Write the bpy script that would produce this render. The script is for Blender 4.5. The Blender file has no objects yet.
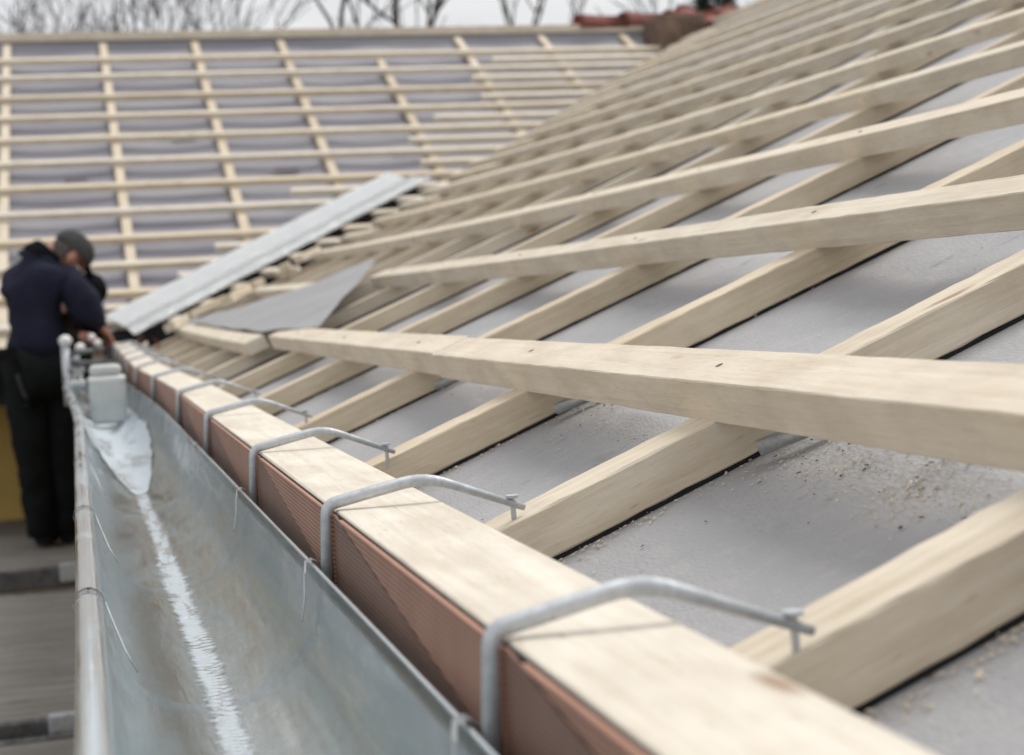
import bpy, bmesh, math, random
from mathutils import Vector, Matrix, noise
random.seed(7)
scene = bpy.context.scene
COL = scene.collection
R = math.radians
NUM = ['first','second','third','fourth','fifth','sixth','seventh','eighth','ninth','tenth','eleventh','twelfth','thirteenth','fourteenth','fifteenth','sixteenth','seventeenth','eighteenth','nineteenth','twentieth','twenty first','twenty second','twenty third','twenty fourth']

# ------------------------------------------------------------------ materials
def new_mat(name):
    m = bpy.data.materials.new(name); m.use_nodes = True
    nt = m.node_tree; b = nt.nodes['Principled BSDF']
    return m, nt, b
def N(nt, t, **kw):
    n = nt.nodes.new(t)
    for k, v in kw.items():
        if k in n.inputs: n.inputs[k].default_value = v
        else: setattr(n, k, v)
    return n
def ramp(nt, stops):
    r = nt.nodes.new('ShaderNodeValToRGB')
    el = r.color_ramp.elements
    while len(el) < len(stops): el.new(0.5)
    for e, (p, c) in zip(el, stops):
        e.position = p; e.color = (*c, 1) if len(c) == 3 else c
    return r
def mapping(nt, src, scale, rnd=True):
    mp = nt.nodes.new('ShaderNodeMapping'); mp.inputs['Scale'].default_value = scale
    nt.links.new(src, mp.inputs['Vector'])
    if rnd:
        oi = nt.nodes.new('ShaderNodeObjectInfo'); mul = nt.nodes.new('ShaderNodeMath'); mul.operation = 'MULTIPLY'
        mul.inputs[1].default_value = 173.0
        nt.links.new(oi.outputs['Random'], mul.inputs[0])
        cb = nt.nodes.new('ShaderNodeCombineXYZ')
        for i in range(3): nt.links.new(mul.outputs[0], cb.inputs[i])
        nt.links.new(cb.outputs[0], mp.inputs['Location'])
    return mp
def mix(nt, fac, a, b, blend='MIX'):
    m = nt.nodes.new('ShaderNodeMix'); m.data_type = 'RGBA'; m.blend_type = blend
    for sock, v in ((0, fac), (6, a), (7, b)):
        if hasattr(v, 'links') or hasattr(v, 'is_linked'): nt.links.new(v, m.inputs[sock])
        else: m.inputs[sock].default_value = v if not isinstance(v, tuple) else ((*v, 1) if len(v) == 3 else v)
    return m.outputs[2]
def bump(nt, b, height, strength, dist=0.002, prev=None):
    n = nt.nodes.new('ShaderNodeBump'); n.inputs['Strength'].default_value = strength; n.inputs['Distance'].default_value = dist
    nt.links.new(height, n.inputs['Height'])
    if prev is not None: nt.links.new(prev, n.inputs['Normal'])
    nt.links.new(n.outputs[0], b.inputs['Normal'])
    return n.outputs[0]
def math1(nt, op, a, bval=None):
    m = nt.nodes.new('ShaderNodeMath'); m.operation = op
    nt.links.new(a, m.inputs[0])
    if bval is not None:
        if hasattr(bval, 'is_linked'): nt.links.new(bval, m.inputs[1])
        else: m.inputs[1].default_value = bval
    return m.outputs[0]

def wood(name, light, dark, rough=0.72, knots=True, weather=0.0):
    m, nt, b = new_mat(name)
    uv = nt.nodes.new('ShaderNodeUVMap'); uv.uv_map = 'UVMap'
    oi = nt.nodes.new('ShaderNodeObjectInfo')
    # long-grain streaks (u runs along the timber, metres)
    mp = mapping(nt, uv.outputs[0], (2.6, 70, 1))
    n1 = N(nt, 'ShaderNodeTexNoise', Scale=1.6, Detail=6.0, Roughness=0.62, Distortion=0.6)
    nt.links.new(mp.outputs[0], n1.inputs['Vector'])
    mp2 = mapping(nt, uv.outputs[0], (45, 420, 1))
    n2 = N(nt, 'ShaderNodeTexNoise', Scale=1.0, Detail=3.0, Roughness=0.7)
    nt.links.new(mp2.outputs[0], n2.inputs['Vector'])
    r1 = ramp(nt, [(0.30, dark), (0.62, light)])
    nt.links.new(n1.outputs[0], r1.inputs[0])
    c = mix(nt, 0.22, r1.outputs[0], n2.outputs[1], 'OVERLAY')
    r2 = ramp(nt, [(0.30, (0.84, 0.80, 0.74)), (0.55, (1, 1, 1))])
    nt.links.new(n2.outputs[0], r2.inputs[0])
    c = mix(nt, 0.40, r1.outputs[0], r2.outputs[0], 'MULTIPLY')
    # blotches: uneven drying and scuffs
    mp3 = mapping(nt, uv.outputs[0], (9, 22, 1))
    n3 = N(nt, 'ShaderNodeTexNoise', Scale=1.0, Detail=5.0, Roughness=0.6)
    nt.links.new(mp3.outputs[0], n3.inputs['Vector'])
    r3 = ramp(nt, [(0.36, (0.80, 0.755, 0.70)), (0.6, (1.03, 1.02, 1.0))])
    nt.links.new(n3.outputs[0], r3.inputs[0])
    c = mix(nt, 0.6, c, r3.outputs[0], 'MULTIPLY')
    # per-timber tone
    r4 = ramp(nt, [(0.0, (0.86, 0.835, 0.79)), (0.3, (1.0, 0.96, 0.89)), (0.6, (0.98, 0.98, 0.97)), (1.0, (1.06, 1.05, 1.03))])
    nt.links.new(oi.outputs['Random'], r4.inputs[0])
    c = mix(nt, 1.0, c, r4.outputs[0], 'MULTIPLY')
    if knots:
        mp4 = mapping(nt, uv.outputs[0], (4.6, 16, 1))
        v = N(nt, 'ShaderNodeTexVoronoi', Scale=1.0)
        nt.links.new(mp4.outputs[0], v.inputs['Vector'])
        # only some of the cells carry a knot
        cellsel = math1(nt, 'GREATER_THAN', v.outputs['Color'], 0.55)
        rk = ramp(nt, [(0.05, (1, 1, 1)), (0.13, (0, 0, 0))])
        nt.links.new(v.outputs['Distance'], rk.inputs[0])
        f = math1(nt, 'MULTIPLY', rk.outputs[0], cellsel)
        f = math1(nt, 'MULTIPLY', f, 0.75)
        c = mix(nt, f, c, (0.27, 0.15, 0.075))
    # short dark splinters and saw marks
    mp5 = mapping(nt, uv.outputs[0], (38, 300, 1))
    n5 = N(nt, 'ShaderNodeTexNoise', Scale=0.8, Detail=2.0, Roughness=0.5)
    nt.links.new(mp5.outputs[0], n5.inputs['Vector'])
    r5 = ramp(nt, [(0.68, (0, 0, 0)), (0.74, (1, 1, 1))]); nt.links.new(n5.outputs[0], r5.inputs[0])
    f5 = math1(nt, 'MULTIPLY', r5.outputs[0], 0.38)
    c = mix(nt, f5, c, (0.33, 0.25, 0.17))
    if weather:
        c = mix(nt, weather, c, (0.24, 0.23, 0.215))
    nt.links.new(c, b.inputs['Base Color'])
    b.inputs['Roughness'].default_value = rough
    b.inputs['Specular IOR Level'].default_value = 0.25
    h = math1(nt, 'ADD', n2.outputs[0], n1.outputs[0])
    bump(nt, b, h, 0.4, 0.0009)
    return m

M = {}
M['wood'] = wood('planed_spruce', (0.78, 0.735, 0.66), (0.69, 0.625, 0.535))
M['wood_warm'] = wood('sawn_spruce', (0.75, 0.69, 0.585), (0.65, 0.57, 0.46))
M['wood_cb'] = wood('counter_batten_spruce', (0.74, 0.675, 0.57), (0.63, 0.545, 0.43))
M['wood_dark'] = wood('old_weathered_board', (0.34, 0.32, 0.29), (0.20, 0.18, 0.16), 0.85, True, 0.35)

def mk_membrane():
    m, nt, b = new_mat('grey_roof_membrane')
    g = nt.nodes.new('ShaderNodeTexCoord')
    n1 = N(nt, 'ShaderNodeTexNoise', Scale=2.2, Detail=6.0, Roughness=0.6)
    nt.links.new(g.outputs['Object'], n1.inputs['Vector'])
    r1 = ramp(nt, [(0.3, (0.335, 0.334, 0.345)), (0.7, (0.43, 0.428, 0.438))])
    nt.links.new(n1.outputs[0], r1.inputs[0])
    # dust
    n2 = N(nt, 'ShaderNodeTexNoise', Scale=38.0, Detail=8.0, Roughness=0.75)
    nt.links.new(g.outputs['Object'], n2.inputs['Vector'])
    r2 = ramp(nt, [(0.52, (0, 0, 0)), (0.74, (1, 1, 1))])
    nt.links.new(n2.outputs[0], r2.inputs[0])
    f = math1(nt, 'MULTIPLY', r2.outputs[0], 0.35)
    c = mix(nt, f, r1.outputs[0], (0.58, 0.55, 0.50))
    # dark scuffs
    mp = mapping(nt, g.outputs['Object'], (12, 30, 12), False)
    n3 = N(nt, 'ShaderNodeTexNoise', Scale=1.0, Detail=5.0, Roughness=0.65)
    nt.links.new(mp.outputs[0], n3.inputs['Vector'])
    r3 = ramp(nt, [(0.64, (0, 0, 0)), (0.72, (1, 1, 1))])
    nt.links.new(n3.outputs[0], r3.inputs[0])
    f3 = math1(nt, 'MULTIPLY', r3.outputs[0], 0.45)
    c = mix(nt, f3, c, (0.12, 0.115, 0.12))
    nt.links.new(c, b.inputs['Base Color'])
    b.inputs['Roughness'].default_value = 0.62
    b.inputs['Specular IOR Level'].default_value = 0.35
    # embossed fleece weave
    mpw = mapping(nt, g.outputs['Object'], (1.0, 0.45, 1.0), False)
    w1 = N(nt, 'ShaderNodeTexVoronoi', Scale=330.0); nt.links.new(mpw.outputs[0], w1.inputs['Vector'])
    h = w1.outputs['Distance']
    p = bump(nt, b, h, 0.6, 0.0009)
    n4 = N(nt, 'ShaderNodeTexNoise', Scale=14.0, Detail=4.0, Roughness=0.6)
    nt.links.new(g.outputs['Object'], n4.inputs['Vector'])
    bump(nt, b, n4.outputs[0], 0.45, 0.008, p)
    return m
M['membrane'] = mk_membrane()

def mk_metal(name, base, rough, spangle=0.25, scale=60.0, metallic=0.9, stain_sheen=0.3, tint=(0.36, 0.43, 0.42), detail=7.0, lo_=0.42, hi_=0.62):
    m, nt, b = new_mat(name)
    g = nt.nodes.new('ShaderNodeTexCoord')
    v = N(nt, 'ShaderNodeTexVoronoi', Scale=scale)
    nt.links.new(g.outputs['Object'], v.inputs['Vector'])
    lo = tuple(x * (1 - spangle) for x in base)
    bw = nt.nodes.new('ShaderNodeRGBToBW'); nt.links.new(v.outputs['Color'], bw.inputs[0])
    c = mix(nt, bw.outputs[0], lo, base)
    n = N(nt, 'ShaderNodeTexNoise', Scale=5.0, Detail=detail, Roughness=0.6, Distortion=0.8)
    mp = mapping(nt, g.outputs['Object'], (5.0, 0.7, 5.0), False)
    nt.links.new(mp.outputs[0], n.inputs['Vector'])
    r = ramp(nt, [(lo_, (0, 0, 0)), (hi_, (1, 1, 1))])
    nt.links.new(n.outputs[0], r.inputs[0])
    f = math1(nt, 'MULTIPLY', r.outputs[0], stain_sheen)
    c = mix(nt, f, c, tint)
    nt.links.new(c, b.inputs['Base Color'])
    b.inputs['Metallic'].default_value = metallic
    rr = ramp(nt, [(0.35, (rough * 0.5,) * 3), (0.62, (min(1, rough * 1.7),) * 3)])
    nt.links.new(n.outputs[0], rr.inputs[0])
    nt.links.new(rr.outputs[0], b.inputs['Roughness'])
    n5 = N(nt, 'ShaderNodeTexNoise', Scale=16.0, Detail=3.0)
    nt.links.new(mp.outputs[0], n5.inputs['Vector'])
    bump(nt, b, n5.outputs[0], 0.12, 0.006)
    return m
M['zinc'] = mk_metal('galvanised_gutter_zinc', (0.90, 0.96, 0.99), 0.15, 0.08, 150.0, 0.80, 0.60, (0.54, 0.66, 0.70), 2.5, 0.30, 0.75)  # streak tint paints dark reflections along the zinc, besides stains
M['rod'] = mk_metal('hot_dip_galvanised_rod', (0.60, 0.62, 0.65), 0.45, 0.2, 300.0, 0.65, 0.2)
M['flashing'] = mk_metal('pale_valley_flashing_metal', (0.90, 0.925, 0.94), 0.5, 0.03, 30.0, 0.0, 0.10, (0.74, 0.78, 0.80))
M['steel_dark'] = mk_metal('worn_dark_steel', (0.16, 0.16, 0.165), 0.55, 0.1, 60.0, 0.6, 0.2, (0.1, 0.09, 0.08))

def simple(name, col, rough=0.7, var=0.25, scale=8.0, bmp=0.2, dist=0.004, spec=0.3):
    m, nt, b = new_mat(name)
    g = nt.nodes.new('ShaderNodeTexCoord')
    n = N(nt, 'ShaderNodeTexNoise', Scale=scale, Detail=6.0, Roughness=0.65)
    nt.links.new(g.outputs['Object'], n.inputs['Vector'])
    r = ramp(nt, [(0.3, tuple(x * (1 - var) for x in col)), (0.7, tuple(min(1, x * (1 + var)) for x in col))])
    nt.links.new(n.outputs[0], r.inputs[0]); nt.links.new(r.outputs[0], b.inputs['Base Color'])
    b.inputs['Roughness'].default_value = rough; b.inputs['Specular IOR Level'].default_value = spec
    bump(nt, b, n.outputs[0], bmp, dist)
    return m
M['jacket'] = simple('navy_work_jacket_cloth', (0.017, 0.018, 0.036), 0.85, 0.35, 9.0, 0.6, 0.03, 0.15)
M['trousers'] = simple('black_work_trouser_cloth', (0.009, 0.010, 0.011), 0.9, 0.35, 9.0, 0.6, 0.03, 0.12)
M['olive'] = simple('dark_olive_cloth', (0.020, 0.018, 0.013), 0.9, 0.3, 9.0, 0.5, 0.02, 0.1)
M['collar'] = simple('black_fleece', (0.006, 0.006, 0.008), 0.95, 0.2, 30.0, 0.5, 0.01, 0.1)
M['cap'] = simple('grey_felt_cap', (0.060, 0.060, 0.060), 0.9, 0.2, 20.0, 0.3, 0.004, 0.1)
M['skin'] = simple('skin', (0.50, 0.25, 0.19), 0.55, 0.12, 12.0, 0.1, 0.003)
M['hair'] = simple('grey_hair', (0.10, 0.09, 0.085), 0.8, 0.3, 60.0, 0.5, 0.004)
M['boot'] = simple('black_boot_leather', (0.018, 0.018, 0.019), 0.5, 0.2, 12.0, 0.2, 0.003)
M['chain'] = simple('grey_cord', (0.07, 0.072, 0.075), 0.6, 0.2, 40.0)
M['plastic'] = simple('grey_white_plastic', (0.55, 0.57, 0.56), 0.45, 0.12, 14.0, 0.1, 0.003, 0.4)
M['knob'] = simple('white_plastic_knob', (0.82, 0.82, 0.80), 0.35, 0.04, 12.0, 0.05, 0.002, 0.5)
M['tape'] = simple('black_sealing_foam', (0.022, 0.021, 0.022), 0.95, 0.2, 30.0)
M['black'] = simple('black_bitumen_underlay', (0.018, 0.017, 0.017), 0.95, 0.3, 12.0)
M['tile'] = simple('red_clay_tile', (0.40, 0.165, 0.135), 0.7, 0.35, 9.0, 0.4, 0.01)
M['tile_old'] = simple('brown_mossy_tile', (0.17, 0.115, 0.085), 0.85, 0.5, 12.0, 0.6, 0.02)
M['tile_pink'] = simple('new_pink_clay_tile', (0.52, 0.24, 0.20), 0.7, 0.2, 9.0, 0.3, 0.01)
M['ochre'] = simple('ochre_render', (0.62, 0.44, 0.15), 0.9, 0.12, 3.0, 0.4, 0.01)
M['bark'] = simple('dark_bark', (0.050, 0.044, 0.042), 0.95, 0.35, 7.0, 0.7, 0.03)
M['twig'] = simple('grey_brown_twig', (0.15, 0.135, 0.135), 0.95, 0.2, 7.0, 0.2, 0.01)
M['needle'] = simple('dark_conifer_needles', (0.020, 0.034, 0.018), 0.8, 0.5, 5.0, 0.3, 0.02)
M['mud'] = simple('muddy_winter_grass', (0.095, 0.088, 0.055), 0.95, 0.4, 0.9, 0.5, 0.05)
M['sheet'] = simple('grey_lead_sheet', (0.33, 0.33, 0.335), 0.55, 0.10, 5.0, 0.25, 0.01)
M['dust'] = simple('sawdust_chips', (0.66, 0.57, 0.44), 0.9, 0.25, 60.0)
M['lint'] = simple('dark_debris', (0.10, 0.075, 0.055), 0.9, 0.4, 60.0)
M['pale'] = mk_metal('dull_pale_metal', (0.62, 0.68, 0.72), 0.42, 0.08, 90.0, 0.60, 0.5, (0.44, 0.50, 0.55), 2.5, 0.3, 0.75)

def mk_deck():
    m, nt, b = new_mat('wet_scaffold_plywood')
    g = nt.nodes.new('ShaderNodeTexCoord')
    mp = mapping(nt, g.outputs['Object'], (1.2, 9.0, 3.0), True)
    n = N(nt, 'ShaderNodeTexNoise', Scale=2.0, Detail=8.0, Roughness=0.7, Distortion=0.4)
    nt.links.new(mp.outputs[0], n.inputs['Vector'])
    r = ramp(nt, [(0.28, (0.13, 0.115, 0.10)), (0.5, (0.24, 0.22, 0.20)), (0.72, (0.34, 0.32, 0.29))])
    nt.links.new(n.outputs[0], r.inputs[0])
    n2 = N(nt, 'ShaderNodeTexNoise', Scale=11.0, Detail=7.0, Roughness=0.7)
    nt.links.new(g.outputs['Object'], n2.inputs['Vector'])
    r2 = ramp(nt, [(0.55, (0, 0, 0)), (0.7, (1, 1, 1))]); nt.links.new(n2.outputs[0], r2.inputs[0])
    f = math1(nt, 'MULTIPLY', r2.outputs[0], 0.5)
    c = mix(nt, f, r.outputs[0], (0.12, 0.07, 0.045))
    nt.links.new(c, b.inputs['Base Color'])
    b.inputs['Roughness'].default_value = 0.7
    bump(nt, b, n.outputs[0], 0.5, 0.006)
    return m
M['deck'] = mk_deck()

def mk_vent(k=1.0, nm='terracotta_vent_mesh'):
    # terracotta-red plastic eave comb: close-set ribs with rows of slots
    m, nt, b = new_mat(nm)
    uv = nt.nodes.new('ShaderNodeUVMap'); uv.uv_map = 'UVMap'
    sep = nt.nodes.new('ShaderNodeSeparateXYZ'); nt.links.new(uv.outputs[0], sep.inputs[0])
    def tri(sock, period):
        a = math1(nt, 'DIVIDE', sock, period); a = math1(nt, 'FRACT', a)
        a = math1(nt, 'SUBTRACT', a, 0.5); return math1(nt, 'ABSOLUTE', a)     # 0 at centre, .5 at edge
    tv = tri(sep.outputs['Y'], 0.0034); tu = tri(sep.outputs['X'], 0.0052)
    slot = math1(nt, 'LESS_THAN', tv, 0.20)
    gap = math1(nt, 'LESS_THAN', tu, 0.38)
    hole = math1(nt, 'MULTIPLY', slot, gap)
    n = N(nt, 'ShaderNodeTexNoise', Scale=22.0, Detail=5.0)
    nt.links.new(uv.outputs[0], n.inputs['Vector'])
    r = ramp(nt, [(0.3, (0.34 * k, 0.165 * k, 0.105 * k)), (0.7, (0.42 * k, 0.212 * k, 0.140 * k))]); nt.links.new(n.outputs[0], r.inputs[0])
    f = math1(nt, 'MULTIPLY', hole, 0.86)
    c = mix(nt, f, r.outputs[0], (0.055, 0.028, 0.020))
    nt.links.new(c, b.inputs['Base Color'])
    b.inputs['Roughness'].default_value = 0.55
    inv = math1(nt, 'MULTIPLY', hole, -1.0)
    bump(nt, b, inv, 0.5, 0.0015)
    return m
M['vent'] = mk_vent()
M['vent_shade'] = mk_vent(0.55, 'terracotta_vent_mesh_shaded')  # same mesh with shade mixed into its colour, for the set-back triangle
M['patch'] = simple('dull_purple_grey_patch', (0.12, 0.10, 0.12), 0.8, 0.3, 20.0)
M['clip'] = simple('pale_zinc_clip', (0.70, 0.72, 0.74), 0.4, 0.05, 40.0)

def mk_water():
    m, nt, b = new_mat('gutter_water')
    b.inputs['Base Color'].default_value = (0.80, 0.87, 0.90, 1)
    b.inputs['Roughness'].default_value = 0.07
    b.inputs['IOR'].default_value = 1.33
    b.inputs['Metallic'].default_value = 0.75
    b.inputs['Transmission Weight'].default_value = 0.0
    b.inputs['Specular IOR Level'].default_value = 0.9
    g = nt.nodes.new('ShaderNodeTexCoord')
    mp = mapping(nt, g.outputs['Object'], (30, 190, 1), False)
    n = N(nt, 'ShaderNodeTexNoise', Scale=1.0, Detail=2.0, Distortion=0.8)
    nt.links.new(mp.outputs[0], n.inputs['Vector'])
    bump(nt, b, n.outputs[0], 0.2, 0.002)
    uv = nt.nodes.new('ShaderNodeUVMap'); uv.uv_map = 'UVMap'
    sep = nt.nodes.new('ShaderNodeSeparateXYZ'); nt.links.new(uv.outputs[0], sep.inputs[0])
    ab = math1(nt, 'ABSOLUTE', sep.outputs['X'])
    n2 = N(nt, 'ShaderNodeTexNoise', Scale=60.0, Detail=4.0)
    nt.links.new(g.outputs['Object'], n2.inputs['Vector'])
    k = math1(nt, 'MULTIPLY', n2.outputs[0], 0.9); k = math1(nt, 'ADD', ab, k)
    r = ramp(nt, [(0.62, (1, 1, 1)), (1.0, (0, 0, 0))]); r.color_ramp.interpolation = 'EASE'
    k2 = math1(nt, 'MULTIPLY', k, 0.80); nt.links.new(k2, r.inputs[0])
    nt.links.new(math1(nt, 'MULTIPLY', r.outputs[0], 0.85), b.inputs['Alpha'])
    return m
M['water'] = mk_water()

# ------------------------------------------------------------------ object helpers
def link(o, parent=None):
    COL.objects.link(o)
    if parent is not None: o.parent = parent
    return o
def tag(o, label=None, cat=None, group=None, kind=None):
    if label: o['label'] = label
    if cat: o['category'] = cat
    if group: o['group'] = group
    if kind: o['kind'] = kind
    return o
def empty(name, loc):
    o = bpy.data.objects.new(name, None); o.location = loc; o.empty_display_size = 0.05
    return link(o)
def obj(name, bm, mat, parent=None, origin=None, smooth=False):
    """bm is in world coordinates (or in parent coordinates when a parent is given with origin None)"""
    me = bpy.data.meshes.new(name)
    if origin is not None:
        bmesh.ops.translate(bm, verts=bm.verts, vec=-Vector(origin))
    bm.normal_update(); bm.to_mesh(me); bm.free()
    if smooth:
        for p in me.polygons: p.use_smooth = True
    me.materials.append(mat)
    o = bpy.data.objects.new(name, me)
    if origin is not None and parent is None: o.location = origin
    return link(o, parent)

def bar_bm(bm, path, side, up, w, h, ch=0.0010, jag=0.0, caps=True):
    """timber: path = points of the near bottom edge; side/up unit vectors; chamfered section; uv in metres.
    The section spans [0,w] along side and [0,h] along up."""
    uvl = bm.loops.layers.uv.get('UVMap') or bm.loops.layers.uv.new('UVMap')
    sec = [(ch, 0), (w - ch, 0), (w, ch), (w, h - ch), (w - ch, h), (ch, h), (0, h - ch), (0, ch)]
    per = [0]
    for i in range(8):
        a, b_ = sec[i], sec[(i + 1) % 8]; per.append(per[-1] + math.hypot(a[0] - b_[0], a[1] - b_[1]))
    rings, us = [], []
    u = 0
    for i, p in enumerate(path):
        p = Vector(p)
        if i: u += (p - Vector(path[i - 1])).length
        us.append(u)
        s_ = side(p) if callable(side) else side
        u_ = up(p) if callable(up) else up
        j = [(random.uniform(-jag, jag), random.uniform(-jag, jag)) for _ in sec]
        rings.append([bm.verts.new(p + s_ * (a + j[k][0]) + u_ * (c + j[k][1])) for k, (a, c) in enumerate(sec)])
    for i in range(len(rings) - 1):
        for k in range(8):
            f = bm.faces.new((rings[i][k], rings[i][(k + 1) % 8], rings[i + 1][(k + 1) % 8], rings[i + 1][k]))
            vals = [(us[i], per[k]), (us[i], per[k + 1]), (us[i + 1], per[k + 1]), (us[i + 1], per[k])]
            for l, v in zip(f.loops, vals): l[uvl].uv = v
    if caps:
        for rg, rev in ((rings[0], True), (rings[-1], False)):
            f = bm.faces.new(list(reversed(rg)) if rev else rg)
            for l in f.loops:
                k = rg.index(l.vert); l[uvl].uv = (sec[k][0] * 0.3, sec[k][1])
    bmesh.ops.recalc_face_normals(bm, faces=bm.faces)
    return bm
def box_bm(bm, lo, hi, ch=0.0):
    c = [(lo[i] + hi[i]) / 2 for i in range(3)]; d = [hi[i] - lo[i] for i in range(3)]
    r = bmesh.ops.create_cube(bm, size=1.0, matrix=Matrix.Translation(c) @ Matrix.Diagonal((*d, 1)))
    if ch:
        es = list({e for v in r['verts'] for e in v.link_edges})
        bmesh.ops.bevel(bm, geom=es, offset=ch, segments=2, affect='EDGES', profile=0.5)
    return bm
def tube_bm(bm, pts, rad, seg=10, cap=True):
    pts = [Vector(p) for p in pts]
    n = len(pts)
    rads = rad if isinstance(rad, (list, tuple)) else [rad] * n
    t0 = (pts[1] - pts[0]).normalized()
    ref = Vector((0, 0, 1)) if abs(t0.z) < 0.9 else Vector((1, 0, 0))
    nv = t0.cross(ref).normalized()
    rings = []
    for i, p in enumerate(pts):
        t = (pts[min(i + 1, n - 1)] - pts[max(i - 1, 0)]).normalized()
        nv = (nv - t * nv.dot(t))
        nv = nv.normalized() if nv.length > 1e-6 else t.orthogonal().normalized()
        bt = t.cross(nv)
        rings.append([bm.verts.new(p + (nv * math.cos(a) + bt * math.sin(a)) * rads[i]) for a in [2 * math.pi * k / seg for k in range(seg)]])
    for i in range(n - 1):
        for k in range(seg):
            bm.faces.new((rings[i][k], rings[i][(k + 1) % seg], rings[i + 1][(k + 1) % seg], rings[i + 1][k]))
    if cap:
        bm.faces.new(list(reversed(rings[0]))); bm.faces.new(rings[-1])
    return bm
def fillet(pts, r, seg=5):
    """round the corners of a polyline"""
    pts = [Vector(p) for p in pts]; out = [pts[0]]
    for i in range(1, len(pts) - 1):
        a, b_, c = pts[i - 1], pts[i], pts[i + 1]
        d1 = (a - b_); d2 = (c - b_)
        rr = min(r, d1.length * 0.45, d2.length * 0.45)
        p1 = b_ + d1.normalized() * rr; p2 = b_ + d2.normalized() * rr
        for k in range(seg + 1):
            t = k / seg
            out.append(p1 * (1 - t) ** 2 + b_ * 2 * t * (1 - t) + p2 * t * t)
    out.append(pts[-1]); return out
def ball_bm(bm, c, r, sx=1, sy=1, sz=1, seg=16):
    bmesh.ops.create_uvsphere(bm, u_segments=seg, v_segments=seg // 2 + 2, radius=r,
                              matrix=Matrix.Translation(c) @ Matrix.Diagonal((sx, sy, sz, 1)))
    return bm
def grid_bm(bm, rows, uvs=None):
    vs = [[bm.verts.new(p) for p in r] for r in rows]
    for i in range(len(vs) - 1):
        for j in range(len(vs[0]) - 1):
            q = (vs[i][j], vs[i][j + 1], vs[i + 1][j + 1], vs[i + 1][j])
            co = {tuple(round(c, 5) for c in v.co) for v in q}
            if len(co) < 3: continue
            bm.faces.new(q)
    return bm

# ------------------------------------------------------------------ roof shape (metres; camera at the origin, +Y along the eave, +X up the near slope)
Y0 = 8.3                     # inner corner of the two eaves
PITCH = 0.398
RIDGE_X = 4.75
TH = 0.038                   # batten thickness measured vertically
FAR_S = 0.51                 # far roof slope
FAR_RIDGE_Y = 12.42
def lift(x, y):
    return 0.0022 * max(0.0, y - 3.0) ** 2 * min(1.0, 0.3 + 0.3 * max(x, 0.0)) if y < 9 else \
        (0.0022 * 36 + 0.0264 * (y - 9)) * min(1.0, 0.3 + 0.3 * max(x, 0.0))
def nz(x, y):                # top of the roof battens, near slope
    if x < 1.1: z = -.255 + PITCH * x
    elif x < 3.1: z = -.255 + PITCH * x + .015 * (x - 1.1) ** 2
    else: z = 1.0388 + .458 * (x - 3.1)
    return z + lift(x, y)
def slope(x): return PITCH if x < 1.1 else (PITCH + .03 * (x - 1.1) if x < 3.1 else .458)
def zcb(x, y): return nz(x, y) - TH            # top of counter battens
CBH = 0.037
def zmem(x, y): return zcb(x, y) - CBH - 0.004
def fz(y): return -.13 + (y - Y0) * FAR_S      # top of the battens, far slope
def valley_y(x):
    y = Y0
    for _ in range(30): y = Y0 + (nz(x, y) + .13) / FAR_S
    return y
def xo(y):                    # the eave drifts outwards toward the corner
    t = min(1.0, max(0.0, (y - 3.2) / 2.2)); return -0.034 * t * t * (3 - 2 * t)

CBY = [-0.9, -0.35, 0.19, 0.711, 1.222, 1.79, 2.435, 3.15, 3.86, 4.54, 5.2, 5.85, 6.5, 7.15, 7.8, 8.45, 9.1, 9.75, 10.4, 11.05, 11.7]
BX = [0.463, 0.812, 1.186, 1.56, 1.935, 2.31, 2.685, 3.06, 3.42, 3.76, 4.10, 4.42]

# ---- setting
bm = bmesh.new()
S = 260
bmesh.ops.create_grid(bm, x_segments=60, y_segments=60, size=S)
for v in bm.verts:
    d = v.co.length
    v.co.z = -4.0 + (0.0 if d < 30 else 0.6 * noise.noise(v.co * 0.02))
tag(obj('ground', bm, M['mud']), kind='structure')

# ---- near roof membrane
def mem_sag(x, y):
    k = 0
    for i in range(len(CBY) - 1):
        if CBY[i] <= y < CBY[i + 1]:
            t = (y - CBY[i] - .05) / max(.01, (CBY[i + 1] - CBY[i] - .05))
            if 0 < t < 1: k = math.sin(math.pi * t)
            break
    w = 0.009 * k * noise.noise(Vector((x * 5, y * 3.5, 0))) + 0.0035 * k * noise.noise(Vector((x * 22, y * 9, 3)))
    # a raised lap of loose cloth running under the first batten
    lap = 0.010 * k * math.exp(-((x - 0.530 - 0.012 * math.sin(y * 7)) / 0.025) ** 2) * (1 + 0.5 * noise.noise(Vector((x * 30, y * 14, 7))))
    return -0.010 * k + w + lap
def frange(a, b, s):
    o = []; x = a
    while x < b - 1e-6: o.append(x); x += s
    o.append(b); return o
xs = frange(0.262, 1.5, 0.018) + frange(1.55, 4.7, 0.08)[0:] + [RIDGE_X]
ys = frange(-1.5, 4.0, 0.022) + frange(4.06, 13.4, 0.07)
rows = []
for x in xs:
    vy = valley_y(x)
    rows.append([(x, min(y, vy), zmem(x, min(y, vy)) + (mem_sag(x, y) if y < vy else -0.004)) for y in ys])
bm = grid_bm(bmesh.new(), rows)
o = obj('roof_membrane', bm, M['membrane'], smooth=True)
tag(o, 'grey roofing membrane stretched over the near slope under the counter battens', 'roof membrane')

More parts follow.
